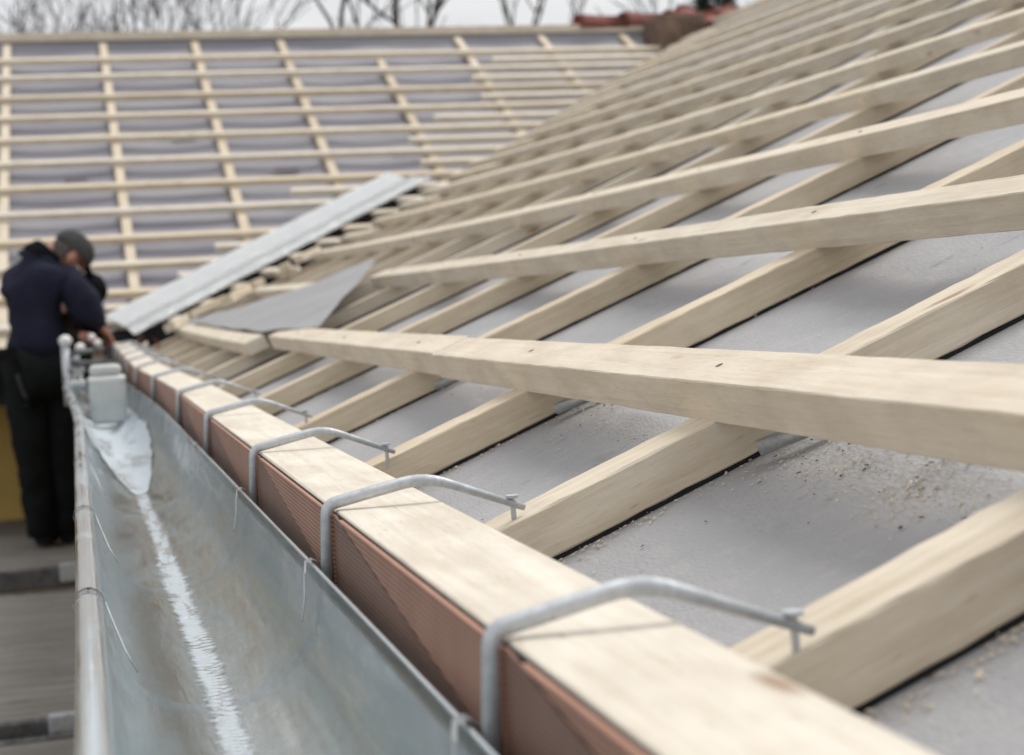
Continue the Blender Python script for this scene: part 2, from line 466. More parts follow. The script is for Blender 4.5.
# ---- far roof membrane (striped by its own laps)
def far_mem():
    rows = []
    ysf = frange(Y0, FAR_RIDGE_Y, 0.06)
    xsf = frange(-5.0, 6.2, 0.09)
    # valley: for a given x the sheet starts at the valley
    for x in xsf:
        if x < 0.15: vy = Y0
        elif x < RIDGE_X: vy = valley_y(x)
        else: vy = max(Y0, valley_y(max(0.2, 2 * RIDGE_X - x)))
        r = []
        for y in ysf:
            yy = max(y, min(vy, FAR_RIDGE_Y))
            ph = ((x - 0.25) / 0.635) % 1.0
            sag = -0.012 * math.sin(math.pi * ph) + 0.008 * noise.noise(Vector((x * 2.5, yy * 9, 5)))
            if yy > FAR_RIDGE_Y - 0.001: sag = 0.075
            r.append((x, yy, fz(yy) - TH - 0.045 + sag))
        rows.append(r)
    return grid_bm(bmesh.new(), rows)
def mk_far_membrane():
    m, nt, b = new_mat('far_roof_membrane')
    g = nt.nodes.new('ShaderNodeTexCoord')
    mp = mapping(nt, g.outputs['Object'], (0.8, 7.0, 7.0), False)
    n = N(nt, 'ShaderNodeTexNoise', Scale=1.0, Detail=5.0, Roughness=0.6)
    nt.links.new(mp.outputs[0], n.inputs['Vector'])
    r = ramp(nt, [(0.3, (0.20, 0.19, 0.23)), (0.5, (0.27, 0.265, 0.30)), (0.7, (0.33, 0.325, 0.33))])
    nt.links.new(n.outputs[0], r.inputs[0]); nt.links.new(r.outputs[0], b.inputs['Base Color'])
    b.inputs['Roughness'].default_value = 0.6
    bump(nt, b, n.outputs[0], 0.6, 0.03)
    return m
o = obj('roof_membrane', far_mem(), mk_far_membrane(), smooth=True)
tag(o, 'grey roofing membrane with faint horizontal stripes on the far slope', 'roof membrane')

# ---- hidden slopes beyond the ridges, so the house is whole
bm = bmesh.new()
grid_bm(bm, [[(RIDGE_X, y, zmem(RIDGE_X, y)) for y in (-1.5, 5, 9, 12.9)], [(9.3, y, zmem(RIDGE_X, y) - 2.1) for y in (-1.5, 5, 9, 12.9)]])
tag(obj('roof_slope', bm, M['membrane']), 'back slope of the near roof beyond its ridge', 'roof')
bm = bmesh.new()
grid_bm(bm, [[(x, FAR_RIDGE_Y, fz(FAR_RIDGE_Y) - .08) for x in (-5, 0, 6.2)], [(x, 16.7, fz(FAR_RIDGE_Y) - 2.2) for x in (-5, 0, 6.2)]])
tag(obj('roof_slope', bm, M['black']), 'back slope of the far roof behind its ridge', 'roof')

# ---- house walls under the eaves
def wall(name, lo, hi, label, mat):
    o = obj(name, box_bm(bmesh.new(), lo, hi), mat, origin=((lo[0] + hi[0]) / 2, (lo[1] + hi[1]) / 2, lo[2]))
    return tag(o, label, 'wall')
wall('house_wall', (-5.0, 9.15, -4.0), (0.5, 9.45, -0.2), 'ochre rendered wall of the far wing behind the standing worker', M['ochre'])
wall('house_wall', (0.503, -1.3, -4.0), (0.80, 9.45, -0.36), 'ochre rendered wall of the near wing below the gutter', M['ochre'])
bm = bmesh.new(); box_bm(bm, (0.26, -1.5, -0.40), (0.80, 9.4, -0.36)); box_bm(bm, (-5.0, 8.42, -0.36), (0.255, 9.15, -0.32))
tag(obj('soffit', bm, M['wood_dark']), 'timber boarding closing the underside of both eaves', 'soffit')

# ---- counter battens, near slope
gcb = 'counter battens running up the near slope'
lower_x = 0.2505
for i, y in enumerate(CBY):
    # from the eave beam up to the ridge, or from the valley up once past the corner
    x0 = lower_x
    if y > Y0 - 0.1:
        x0 = 0.2
        while x0 < RIDGE_X and valley_y(x0) < y + 0.12: x0 += 0.01
    if x0 > RIDGE_X - 0.2: continue
    if y >= 3.1: x0 += 0 if y > Y0 - .1 else xo(y)
    n = 3 if x0 > 3 else 26
    px = [x0 + (RIDGE_X - 0.02 - x0) * (k / n) for k in range(n + 1)]
    if 0 < y < 3: px = frange(x0, 1.3, 0.017) + frange(1.4, RIDGE_X - 0.02, 0.2)
    skew = random.uniform(-0.008, 0.008) if i not in (3, 4, 5, 6) else 0
    path = [(x, y + skew * (x - x0), zcb(x, y) - CBH) for x in px]
    sl = math.atan(slope(x0))
    up = Vector((-math.sin(sl), 0, math.cos(sl)))
    org = Vector((x0, y, zcb(x0, y) - CBH))
    t = empty('counter_batten', org)
    bm = bar_bm(bmesh.new(), path, Vector((0, 1, 0)), up, 0.050, CBH, 0.0013, 0.0005)
    bmesh.ops.translate(bm, verts=bm.verts, vec=-org)
    obj('batten_timber', bm, M['wood_cb'], t)
    path2 = [(x, y + 0.0015 + skew * (x - x0), zcb(x, y) - CBH - 0.0055) for x in px]
    bm = bar_bm(bmesh.new(), path2, Vector((0, 1, 0)), up, 0.044, 0.0050, 0.001)
    bmesh.ops.translate(bm, verts=bm.verts, vec=-org)
    obj('sealing_strip', bm, M['tape'], t)
    if y < Y0:
        lab = '%s counter batten from the camera on the near slope, butting against the eave beam' % NUM[max(0, i - 3)] if i >= 3 else \
              ['counter batten beside the camera on the near slope, outside the picture', 'counter batten close beside the camera, just outside the picture', 'counter batten just in front of the camera at the right edge'][i]
    else:
        lab = 'short counter batten on the near slope above the valley, %s up from the flashing foot' % NUM[i - 15]
    tag(t, lab, 'counter batten', gcb)

# ---- roof battens, near slope
gb = 'roof battens across the near slope'
slu = lambda p: Vector((math.cos(math.atan(slope(p.x))), 0, math.sin(math.atan(slope(p.x)))))
nup = lambda p: Vector((-math.sin(math.atan(slope(p.x))), 0, math.cos(math.atan(slope(p.x)))))
def near_batten(x, y0, y1, label, w=0.055, h=0.035, tilt=0.0, dz=0.0, mat='wood', cuts=()):
    """the batten's lower front edge follows the tops of the counter battens"""
    segs = []
    brk = [y0] + list(cuts) + [y1]
    org = Vector((x, y0, zcb(x, y0) + dz))
    root = empty('roof_batten', org) if cuts else None
    res = None
    for a, b_ in zip(brk[:-1], brk[1:]):
        if a != brk[0]: a = a + 0.004
        n = max(3, int((b_ - a) / (0.22 if x > 1 else 0.03)))
        path = []
        j1 = 0.004 if cuts and a != brk[0] else 0.0
        for k in range(n + 1):
            y = a + (b_ - a) * k / n
            xx = x + tilt * (y - y0) + 0.0025 * noise.noise(Vector((x * 9, y * 0.7, 2))) + j1
            path.append((xx, y, zcb(xx, y) + dz + 0.001 + 0.0012 * noise.noise(Vector((x * 5, y * 0.9, 8)))))
        bm = bar_bm(bmesh.new(), path, slu, nup, w, h, 0.0011, 0.00035)
        bmesh.ops.translate(bm, verts=bm.verts, vec=-org)
        if root:
            obj('batten_timber', bm, M[mat], root)
        else:
            res = obj('roof_batten', bm, M[mat]); res.location = org
    res = root or res
    if x < 2.0 and y1 > 2:
        for cy in CBY[3:10]:
            if y0 < cy + .02 < y1 - .05:
                for q in (0.5,):
                    yy = cy + 0.025 + random.uniform(-.008, .008); xx = x + tilt * (yy - y0) + w * 0.92 * (q + random.uniform(-.06, .06))
                    c0 = Vector((xx, yy, zcb(xx, yy) + dz + 0.001)) + nup(Vector((xx, 0, 0))) * (h + 0.0002) - org
                    n_ = nup(Vector((xx, 0, 0)))
                    obj('nail', tube_bm(bmesh.new(), [c0 - n_ * 0.004, c0 + n_ * 0.0009], 0.0030, 10), M['steel_dark'], res)
    tag(res, label, 'roof batten', gb)
    return res
near_batten(BX[0], -1.2, 4.32, 'first roof batten up from the eave beam, wide and pale, crossing the right foreground', cuts=(2.235,))
near_batten(BX[1], -1.2, 4.80, 'second roof batten up from the eave beam, its left end by the grey sheet')
near_batten(0.418, 4.45, 7.95, 'low roof batten between the long first batten and the foot of the flashing', mat='wood_warm', dz=0.0)
near_batten(0.775, 5.35, 8.30, 'short roof batten behind the folded grey sheet, ending at the valley', mat='wood_warm')
for k in range(2, len(BX)):
    x = BX[k]; ye = valley_y(x) - random.uniform(0.10, 0.24) - (0.07 if x < 2.2 else 0)
    cuts = (3.17,) if k == 3 else ()
    near_batten(x, -1.3, ye, '%s roof batten up from the eave beam, running the full length to the valley' % NUM[k], cuts=cuts,
                mat='wood' if k % 3 else 'wood_warm', tilt=0.0)
# extra doubled battens beside the valley
for k, (x, L) in enumerate([(0.98, 0.55), (1.38, 1.0), (1.76, 0.9), (2.13, 1.1), (2.50, 0.8), (2.88, 1.2), (3.25, 0.9), (3.60, 1.0), (3.93, 1.1), (4.26, 0.9)]):
    ye = valley_y(x) - random.uniform(0.08, 0.16) - (0.07 if x < 2.2 else 0)
    near_batten(x, ye - L, ye, 'short support batten beside the valley on the near slope, %s up from the flashing foot' % NUM[k], mat='wood_warm')
# ridge board
bm = bar_bm(bmesh.new(), [(RIDGE_X - 0.03, y, zcb(RIDGE_X, y) + 0.002) for y in frange(-1.3, 12.3, 0.5)], Vector((1, 0, 0)), Vector((0, 0, 1)), 0.06, 0.05, 0.002)
tag(obj('ridge_board', bm, M['wood_warm']), 'timber ridge board along the top of the near slope', 'ridge board')

# ---- far slope timber
fs = math.atan(FAR_S)
FUP = Vector((0, -math.sin(fs), math.cos(fs))); FSL = Vector((0, math.cos(fs), math.sin(fs)))
def far_valley_x(y):
    x = 0.1
    while x < 6.0 and valley_y(x) < y and x < RIDGE_X: x += 0.01
    return x
FCB = [-4.2, -3.56, -2.93, -2.3, -1.66, -1.03, -0.40, 0.25, 0.885, 1.495, 2.14, 2.80, 3.44, 4.08]
for i, x in enumerate(FCB):
    ya = Y0 + 0.03 if x < 0.2 else valley_y(x) + 0.05
    yb = FAR_RIDGE_Y - 0.02
    if abs(x - 2.14) < 0.01: yb = 12.0
    org = Vector((x, ya, fz(ya) - TH - 0.037))
    bm = bar_bm(bmesh.new(), [(x, ya + (yb - ya) * k / 8, fz(ya + (yb - ya) * k / 8) - TH - 0.040) for k in range(9)], Vector((1, 0, 0)), FUP, 0.052, 0.037, 0.002)
    bmesh.ops.translate(bm, verts=bm.verts, vec=-org)
    o = obj('counter_batten', bm, M['wood_cb']); o.location = org
    lab = 'counter batten of the far slope, %s from the left edge of the picture' % NUM[i - 6] if i >= 6 else 'counter batten of the far slope hidden left of the picture, %s outward' % NUM[5 - i]
    tag(o, lab, 'counter batten', 'counter battens running up the far slope')
FROW = [11.99, 11.68, 11.34, 11.02, 10.69, 10.355, 10.02, 9.70, 9.38, 9.08, 8.79, 8.49]
def far_batten(x0, x1, y, label, w=0.048, mat='wood_warm', group='roof battens across the far slope'):
    n = 8; dy = random.uniform(-.008, .008)
    path = [(x0 + (x1 - x0) * k / n, y + dy * k / n, fz(y + dy * k / n) - 0.038 + 0.003 * noise.noise(Vector((x0 + k, y, 0)))) for k in range(n + 1)]
    org = Vector(path[0])
    bm = bar_bm(bmesh.new(), path, FSL, FUP, w, 0.036, 0.002)
    bmesh.ops.translate(bm, verts=bm.verts, vec=-org)
    o = obj('roof_batten', bm, M[mat]); o.location = org
    return tag(o, label, 'roof batten', group)
def end_x(y): 
    return min(far_valley_x(y) + 0.10 + random.uniform(-.05, .06), 4.35)
for i, y in enumerate(FROW):
    far_batten(-4.9, max(0.05, end_x(y)), y, '%s full length batten down from the ridge on the far slope' % NUM[i], mat='wood' if i % 2 else 'wood_warm')
starts = [2.95, 2.72, 2.70, 2.30, 2.06, 2.06, 1.22, 1.38, 0.72, 0.50, 0.12]
mids = [(FROW[i] + FROW[i + 1]) / 2 for i in range(len(FROW) - 1)]
for i, (y, xs_) in enumerate(zip(mids, starts)):
    xe = end_x(y)
    if xe - xs_ < 0.15: xs_ = xe - 0.35
    far_batten(xs_, xe, y, '%s short in-between batten down from the ridge, beside the valley on the far slope' % NUM[i],
               mat='wood', group='short in-between battens beside the valley')
bm = bar_bm(bmesh.new(), [(x, FAR_RIDGE_Y - 0.03, fz(FAR_RIDGE_Y) - 0.036) for x in frange(-4.9, 4.70, 0.6)], Vector((0, 1, 0)), Vector((0, 0, 1)), 0.06, 0.060, 0.003)
tag(obj('ridge_board', bm, M['wood_warm']), 'pale timber ridge board along the top of the far slope', 'ridge board')
# dark bits of underlay patches on the far membrane
for i, (x, y) in enumerate([(0.02, 10.25), (0.70, 10.83), (1.25, 10.28), (2.02, 10.86), (2.0, 10.50), (1.22, 8.95)]):
    bm = bmesh.new()
    grid_bm(bm, [[(x + dx * (1 + .2 * math.sin(3 * dy + i)), y + dy, fz(y + dy) - TH - .028 + 0.006 * math.sin(9 * dx + i)) for dx in (-.06, -.02, .03, .07)] for dy in (-.02, -.005, .012, .03)])
    o = obj('membrane_patch', bm, M['patch'])
    tag(o, ['dark patch on the far membrane at the left edge above the worker', 'dark patch on the far membrane between the second and third counter battens', 'dark patch on the far membrane right of the third counter batten', 'upper dark patch at the start of the short battens', 'lower dark patch under the short battens on the far membrane', 'small dark patch behind the flashing'][i], 'membrane patch')

# ---- eave beam along the near gutter
BZ = -0.150
def eave_lift(y): return lift(0.2, y)
EY = frange(-0.6, 3.2, 0.4) + frange(3.5, 8.0, 0.25) + [8.15, 8.27]
def beam_x(y):
    b = 0.167 + xo(y)
    return b
bt = empty('eave_beam', (0.2, 0, BZ - 0.12))
def rel(bm, o):
    bmesh.ops.translate(bm, verts=bm.verts, vec=-Vector(o.location)); return bm
bm = bar_bm(bmesh.new(), [(beam_x(y) + 0.004, y, BZ - 0.115 + eave_lift(y)) for y in EY], Vector((1, 0, 0)), Vector((0, 0, 1)), 0.078, 0.115, 0.0010, 0.0003)
obj('beam_timber', rel(bm, bt), M['wood'], bt)
tag(bt, 'thick pale eave beam running beside the gutter under the wire brackets', 'eave beam')
# far wing eave beam
ft = empty('eave_beam', (-2.0, Y0, -0.3))
bm = bar_bm(bmesh.new(), [(x, Y0 - 0.02, -0.28) for x in frange(-4.9, 0.10, 0.5)], Vector((0, 1, 0)), Vector((0, 0, 1)), 0.07, 0.115, 0.002)
obj('beam_timber', rel(bm, ft), M['wood_warm'], ft)
tag(ft, 'eave beam of the far wing behind the standing worker', 'eave beam')

# brackets: y, how far the rod reaches over the roof
BRY = [0.717, 1.23, 1.774, 2.444, 3.176, 4.028, 4.75, 5.45, 6.15, 6.85, 7.5]
# ---- vent strips on the beam face, one per bay; each ends in a slanting cut with a black sheet behind the gap
def vent_strip(ya, yb, label):
    """ya nearer bracket, yb farther bracket. panel A spans most of the bay, panel B a narrow triangle with shade painted in by the farther bracket"""
    t = empty('vent_strip', (beam_x(ya), ya, BZ - 0.11))
    zt = BZ - 0.0022; zb = BZ - 0.108
    def sheet(pts, off, th, mat, name):
        bm = bmesh.new(); uvl = bm.loops.layers.uv.new('UVMap')
        fr = [bm.verts.new((beam_x(y) - off, y, z + eave_lift(y))) for y, z in pts]
        bk = [bm.verts.new((beam_x(y) - off + th, y, z + eave_lift(y))) for y, z in pts]
        n = len(pts)
        bm.faces.new(fr); bm.faces.new(list(reversed(bk)))
        for k in range(n): bm.faces.new((fr[k], bk[k], bk[(k + 1) % n], fr[(k + 1) % n]))
        bmesh.ops.recalc_face_normals(bm, faces=bm.faces)
        for f in bm.faces:
            for l in f.loops: l[uvl].uv = (l.vert.co.y, l.vert.co.z)
        return obj(name, rel(bm, t), mat, t)
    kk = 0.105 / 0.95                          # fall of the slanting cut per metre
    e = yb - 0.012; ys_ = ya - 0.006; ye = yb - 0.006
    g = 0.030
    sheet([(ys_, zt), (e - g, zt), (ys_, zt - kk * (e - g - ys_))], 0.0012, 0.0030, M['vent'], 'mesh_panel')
    sheet([(e, zt), (ye, zt), (ye, zb), (ys_, zb), (ys_, zt - kk * (e - ys_))], -0.0002, 0.0020, M['vent_shade'], 'shaded_mesh_panel')
    sheet([(ys_, zt), (ye, zt), (ye, zb), (ys_, zb)], -0.0026, 0.0012, M['tape'], 'dark_backing')
    return tag(t, label, 'vent strip', 'terracotta vent strips along the eave beam')
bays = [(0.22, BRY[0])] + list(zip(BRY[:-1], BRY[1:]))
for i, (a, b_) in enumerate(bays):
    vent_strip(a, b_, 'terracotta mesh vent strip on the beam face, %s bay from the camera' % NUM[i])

# ---- gutter
GR = 0.0765
def gc(y): return 0.0755 + xo(y) * 0.95 - 0.004 * max(0, y - 1)      # centre line
GZ = -0.2030
def gut_lift(y): return 0.55 * eave_lift(y)
gys = frange(-0.35, 8.25, 0.1)
gt = empty('gutter', (0.07, 0, GZ - 0.1))
prof = []
for k in range(25):
    a = math.pi + math.pi * k / 24
    prof.append((GR * math.cos(a), GR * math.sin(a) * 1.02))
prof.append((GR + 0.0008, 0.012))
rows_o = []
for y in gys:
    dent = 0.0012 * noise.noise(Vector((0, y * 2.2, 0)))
    rows_o.append([(gc(y) + px + dent * 0.6, y, GZ + pz + gut_lift(y) + 0.0009 * noise.noise(Vector((px * 22, y * 3.5, 1)))) for px, pz in prof])
bm = grid_bm(bmesh.new(), rows_o)
r = bmesh.ops.solidify(bm, geom=list(bm.faces), thickness=0.0009)
obj('channel', rel(bm, gt), M['zinc'], gt, smooth=True)
bm = tube_bm(bmesh.new(), [(gc(y) - GR - 0.006, y, GZ + 0.002 + gut_lift(y)) for y in gys], 0.0092, 16)
obj('front_bead', rel(bm, gt), M['zinc'], gt, smooth=True)
bm = tube_bm(bmesh.new(), [(gc(y) + GR + 0.002, y, GZ + 0.0125 + gut_lift(y)) for y in gys], 0.0016, 6)
obj('rear_lip', rel(bm, gt), M['zinc'], gt, smooth=True)
tag(gt, 'long half round galvanised gutter running away from the camera beside the eave beam', 'gutter')

# water along the gutter floor: a shallow rippled trickle
rows_w = []
for y in frange(0.3, 2.0, 0.0013) + frange(2.0035, 4.1, 0.0035):
    cx = gc(y) + 0.004 + 0.006 * noise.noise(Vector((0, y * 1.6, 4)))
    hw = 0.0165 + 0.005 * noise.noise(Vector((2, y * 3, 4))) + 0.0012 * noise.noise(Vector((7, y * 30, 4)))
    r = []
    for k in range(13):
        s = -1 + 2 * k / 12
        ph = y * 2 * math.pi / 0.0120 + 2.2 * noise.noise(Vector((s * 1.2, y * 9, 3))) * 6
        rip = 0.0013 * (1 - abs(s) ** 2) * (math.sin(ph) * (0.5 + 0.9 * noise.noise(Vector((s * 1.5 + 5, y * 22, 2)))) + 0.35 * noise.noise(Vector((s * 2 + 3, y * 110, 9))))
        px = cx + s * hw - gc(y)
        floor = -math.sqrt(max(0.0, GR * GR - px * px)) * 1.02
        zz_ = max(floor + 0.0012 * (1 - s ** 4) + rip, floor - 0.0004) if abs(s) < 1 else floor - 0.0006
        r.append((gc(y) + px, y, GZ + gut_lift(y) + zz_))
    rows_w.append(r)
bm = grid_bm(bmesh.new(), rows_w)
uvl = bm.loops.layers.uv.new('UVMap')
bm.verts.index_update()
for f in bm.faces:
    for l in f.loops:
        k = l.vert.index % 13
        l[uvl].uv = (-1 + 2 * k / 12, l.vert.co.y)
bmesh.ops.translate(bm, verts=bm.verts, vec=(0, 0, 0))
tag(obj('water', bm, M['water'], smooth=True), kind='structure')

# ---- wire gutter brackets
gbr = 'galvanised gutter brackets hooked over the eave beam'
def bracket(i, y, seen):
    lf = eave_lift(y); dx = xo(y)
    t = empty('gutter_bracket', (0.17 + dx, y, BZ + lf))
    bx = 0.167 + dx
    rr = 0.0046
    z = BZ + lf
    # rod: from the nail plate over the beam, down its face and under the gutter
    corner = fillet([(bx + 0.072, y, z + 0.0195), (bx - 0.0030, y, z + 0.0042), (bx - 0.0062, y, z - 0.06)], 0.007, 5)
    jy = random.uniform(-.005, .005); jz = random.uniform(-.0015, .0015)
    hump = fillet([(bx + 0.146, y + jy, z - 0.0105), (bx + 0.070 + jy * 0.6, y, z + 0.0200 + jz), (bx + 0.03, y, z + 0.0115)], 0.022, 6)
    top = hump[:-1] + corner[1:]
    rads = [rr * (0.55 + 0.45 * min(1.0, max(0.0, (bx + 0.105 - p.x) / 0.035))) for p in top]
    bm = tube_bm(bmesh.new(), [p - Vector(t.location) for p in top], rads, 12)
    obj('rod', bm, M['rod'], t, smooth=True)
    arc = [Vector((bx - 0.0062, y, z - 0.058))]
    g0 = gc(y); zz = GZ + gut_lift(y)
    for k in range(0, 19):
        a = -0.10 - (math.pi - 0.12) * k / 18
        arc.append(Vector((g0 + (GR + 0.0055) * math.cos(a), y, zz + (GR + 0.0055) * 1.02 * math.sin(a))))
    bm = tube_bm(bmesh.new(), [p - Vector(t.location) for p in arc], 0.0038, 8)
    obj('cradle', bm, M['rod'], t, smooth=True)
    bm = bmesh.new(); nx = bx + 0.137; y_ = y; y = y + jy * 0.9
    zt = z - 0.006
    tube_bm(bm, [Vector((nx, y + 0.001, zt + 0.004)) - Vector(t.location), Vector((nx + 0.001, y + 0.001, zcb(nx, y) - 0.004)) - Vector(t.location)], 0.0021, 8)
    tube_bm(bm, [Vector((nx, y + 0.001, zt + 0.0035)) - Vector(t.location), Vector((nx, y + 0.001, zt + 0.0055)) - Vector(t.location)], 0.0050, 10)
    obj('nail', bm, M['rod'], t); y = y_
    # clips over both gutter rims
    yo = y - 0.0
    fx = g0 - GR - 0.006
    bm = bmesh.new()
    pts = []
    for k in range(9):
        a = math.pi * (1.12 - 1.12 * k / 8) 
        pts.append((fx + 0.0108 * math.cos(a), yo, zz + 0.002 + 0.0108 * math.sin(a)))
    rows = [[Vector(p) + Vector((0, d, 0)) - Vector(t.location) for p in pts] for d in (-0.005, 0.005)]
    grid_bm(bm, rows); bmesh.ops.solidify(bm, geom=list(bm.faces), thickness=0.0012)
    obj('front_clip', bm, M['clip'], t, smooth=True)
    bm = bmesh.new()
    w = [(fx + 0.0112, yo - 0.003, zz + 0.002), (fx + 0.016, yo - 0.012, zz - 0.012), (fx + 0.0225, yo - 0.026, zz - 0.029), (fx + 0.030, yo - 0.036, zz - 0.043)]
    tube_bm(bm, [Vector(p) - Vector(t.location) for p in w], 0.0008, 6)
    obj('front_wire', bm, M['rod'], t, smooth=True)
    rx = g0 + GR + 0.002
    bm = bmesh.new()
    rows = [[Vector((rx + px, yo + 0.018 + d, zz + pz)) - Vector(t.location) for px, pz in ((0.004, 0.004), (0.0035, 0.0145), (0.0, 0.0165), (-0.005, 0.0145), (-0.0058, 0.006))] for d in (-0.0055, 0.0055)]
    grid_bm(bm, rows); bmesh.ops.solidify(bm, geom=list(bm.faces), thickness=0.0012)
    obj('rear_clip', bm, M['clip'], t, smooth=True)
    bm = bmesh.new()
    w = [(rx - 0.0066, yo + 0.014, zz + 0.007), (rx - 0.0085, yo + 0.006, zz - 0.010), (rx - 0.0125, yo - 0.004, zz - 0.026)]
    tube_bm(bm, [Vector(p) - Vector(t.location) for p in w], 0.0008, 6)
    obj('rear_wire', bm, M['rod'], t, smooth=True)
    return tag(t, 'bent galvanised gutter bracket over the eave beam, %s from the camera' % NUM[i], 'gutter bracket', gbr)
for i, y in enumerate(BRY): bracket(i, y, True)

# ---- valley flashing (long pale sheet lying in the valley)
def mk_flashing():
    t = empty('valley_flashing', (1.0, 9.2, 0.35))
    d = Vector((0.755, 0.656, 0)); nrm = Vector((0.656, -0.755, 0))
    a = Vector((0.10, 8.50, 0)); L = 2.26
    prof = [(0.018, 0.018), (0.022, 0.028), (0.028, 0.026), (0.158, 0.020), (0.167, 0.036), (0.176, 0.019), (0.215, 0.004)]
    rows = []
    for k in range(25):
        s = L * k / 24
        r = []
        for j, (n, h) in enumerate(prof):
            ss = s
            if k == 24 and j >= 4: ss = s + 0.02 + 0.18 * (n - 0.160) / 0.065
            p = a + d * ss + nrm * n
            z = fz(p.y) + h + 0.012 + 0.004 * noise.noise(Vector((s * 3, n * 4, 0)))
            if s < 0.0: z += 0
            r.append((p.x, p.y, z))
        rows.append(r)
    bm = grid_bm(bmesh.new(), rows)
    bmesh.ops.solidify(bm, geom=list(bm.faces), thickness=0.0015)
    obj('pan', rel(bm, t), M['flashing'], t)
    # near-side wing, coloured black as the shadow band below the flashing
    rows = []
    for k in range(25):
        s = L * k / 24
        r = []
        for n, h in ((0.2155, -0.002), (0.230, -0.055), (0.258, -0.115)):
            p = a + d * s + nrm * n
            r.append((p.x, p.y, fz(p.y) + h + 0.012))
        rows.append(r)
    bm = grid_bm(bmesh.new(), rows); bmesh.ops.solidify(bm, geom=list(bm.faces), thickness=0.0015)
    obj('shadow_wing', rel(bm, t), M['black'], t)
    return tag(t, 'long pale metal valley flashing laid diagonally between the two roof slopes', 'flashing')
mk_flashing()
# black underlay in the valley
rows = []
for k in range(46):
    x = 0.12 + (2.05 - 0.12) * k / 45; vy = valley_y(x)
    r = []
    for o_ in (-0.30, -0.16, 0.0, 0.14, 0.26):
        xx = x - o_ * 0.64; yy = vy + o_ * 0.76
        z = (fz(yy) - 0.070) if o_ >= 0 else (zmem(xx, yy) + 0.012)
        r.append((xx, yy, z))
    rows.append(r)
tag(obj('valley_underlay', grid_bm(bmesh.new(), rows), M['black'], smooth=True), 'black underlay strip lining the valley beneath the flashing', 'underlay')

# ---- folded grey sheet on the battens near the corner
def mk_sheet():
    poly = [(0.455, 7.6), (0.462, 6.9), (0.462, 5.6), (0.470, 4.5), (0.510, 3.75), (0.600, 4.36), (0.588, 4.06), (0.76, 4.75), (0.945, 5.5), (0.80, 5.95), (0.655, 6.55), (0.55, 7.2), (0.475, 7.72)]
    bm = bmesh.new()
    vs = [bm.verts.new((x, y, 0)) for x, y in poly]
    f = bm.faces.new(vs)
    bmesh.ops.triangulate(bm, faces=[f])
    for _ in range(4):
        bmesh.ops.subdivide_edges(bm, edges=[e for e in bm.edges if e.calc_length() > 0.12], cuts=1)
        bmesh.ops.triangulate(bm, faces=list(bm.faces))
    for v in bm.verts:
        x, y = v.co.x, v.co.y
        v.co.z = nz(x, y) + 0.006 + 0.010 * noise.noise(Vector((x * 7, y * 1.7, 0))) + 0.02 * max(0, (x - 0.8)) 
    r = bmesh.ops.solidify(bm, geom=list(bm.faces), thickness=0.002)
    o = obj('metal_sheet', bm, M['sheet'], smooth=False)
    tag(o, 'folded grey sheet lying loose on the battens near the inner corner', 'metal sheet')
mk_sheet()

# ---- offcuts and stubs at the batten ends beside the flashing
stubs = [(0.50, 7.92, 0.9, 0.22), (0.62, 7.75, 0.4, 0.30), (0.70, 8.02, -0.5, 0.20), (0.36, 7.75, 0.3, 0.35), (0.90, 8.25, 0.15, 0.25), (1.04, 8.45, 0.6, 0.2)]
for i, (x, y, an, L) in enumerate(stubs):
    x += 0.045; y -= 0.06
    z = nz(x, y) + 0.004
    d = Vector((math.sin(an), math.cos(an), 0)); d.z = slope(x) * d.x
    s_ = Vector((math.cos(an), -math.sin(an), 0)); s_.z = slope(x) * s_.x; s_.normalize(); d.normalize()
    u_ = s_.cross(d); u_ = u_ if u_.z > 0 else -u_
    p0 = Vector((x, y, z)) - d * L / 2
    bm = bar_bm(bmesh.new(), [p0, p0 + d * L], s_, u_, 0.05, 0.036, 0.002)
    o = obj('timber_offcut', bm, M['wood_warm'], origin=(x, y, z))
    tag(o, ['timber offcut nearest the foot of the flashing', 'timber offcut lying across the batten ends behind the grey sheet', 'tilted timber offcut beside the flashing edge', 'timber offcut at the corner of the eave beam', 'timber offcut on the upper side of the flashing foot', 'last timber offcut up the valley beside the flashing'][i], 'offcut', 'timber offcuts by the flashing')

# ---- red clay piece at the corner
bm = bmesh.new()
rows = []
for k in range(8):
    a = math.pi * k / 7
    rows.append([(0.27 + 0.05 * math.cos(a), 7.45 + q, -0.165 + 0.055 * math.sin(a) + eave_lift(7.5)) for q in (0, 0.12, 0.25)])
grid_bm(bm, rows); bmesh.ops.solidify(bm, geom=list(bm.faces), thickness=0.010)
tag(obj('clay_tile', bm, M['tile'], smooth=True), 'red clay tile piece lying behind the eave beam at the corner', 'roof tile')

# ---- canister standing in the gutter
def canister():
    cx, cy = gc(4.3) + 0.006, 4.36
    z0 = GZ - GR + gut_lift(4.3) + 0.012
    t = empty('canister', (cx, cy, z0))
    bm = bmesh.new(); box_bm(bm, (-0.048, -0.035, 0.0), (0.048, 0.035, 0.128), 0.012)
    obj('body', bm, M['plastic'], t, smooth=True)
    bm = bmesh.new(); box_bm(bm, (-0.0495, -0.0365, 0.112), (0.0495, 0.0365, 0.129), 0.006)
    obj('rim', bm, M['knob'], t, smooth=True)
    bm = bmesh.new(); box_bm(bm, (-0.045, -0.030, 0.129), (0.040, 0.034, 0.160), 0.012)
    obj('lid', bm, M['plastic'], t, smooth=True)
    t.scale = (0.92, 0.92, 0.92)
    tag(t, 'small grey white plastic canister standing in the far part of the gutter', 'canister')
canister()
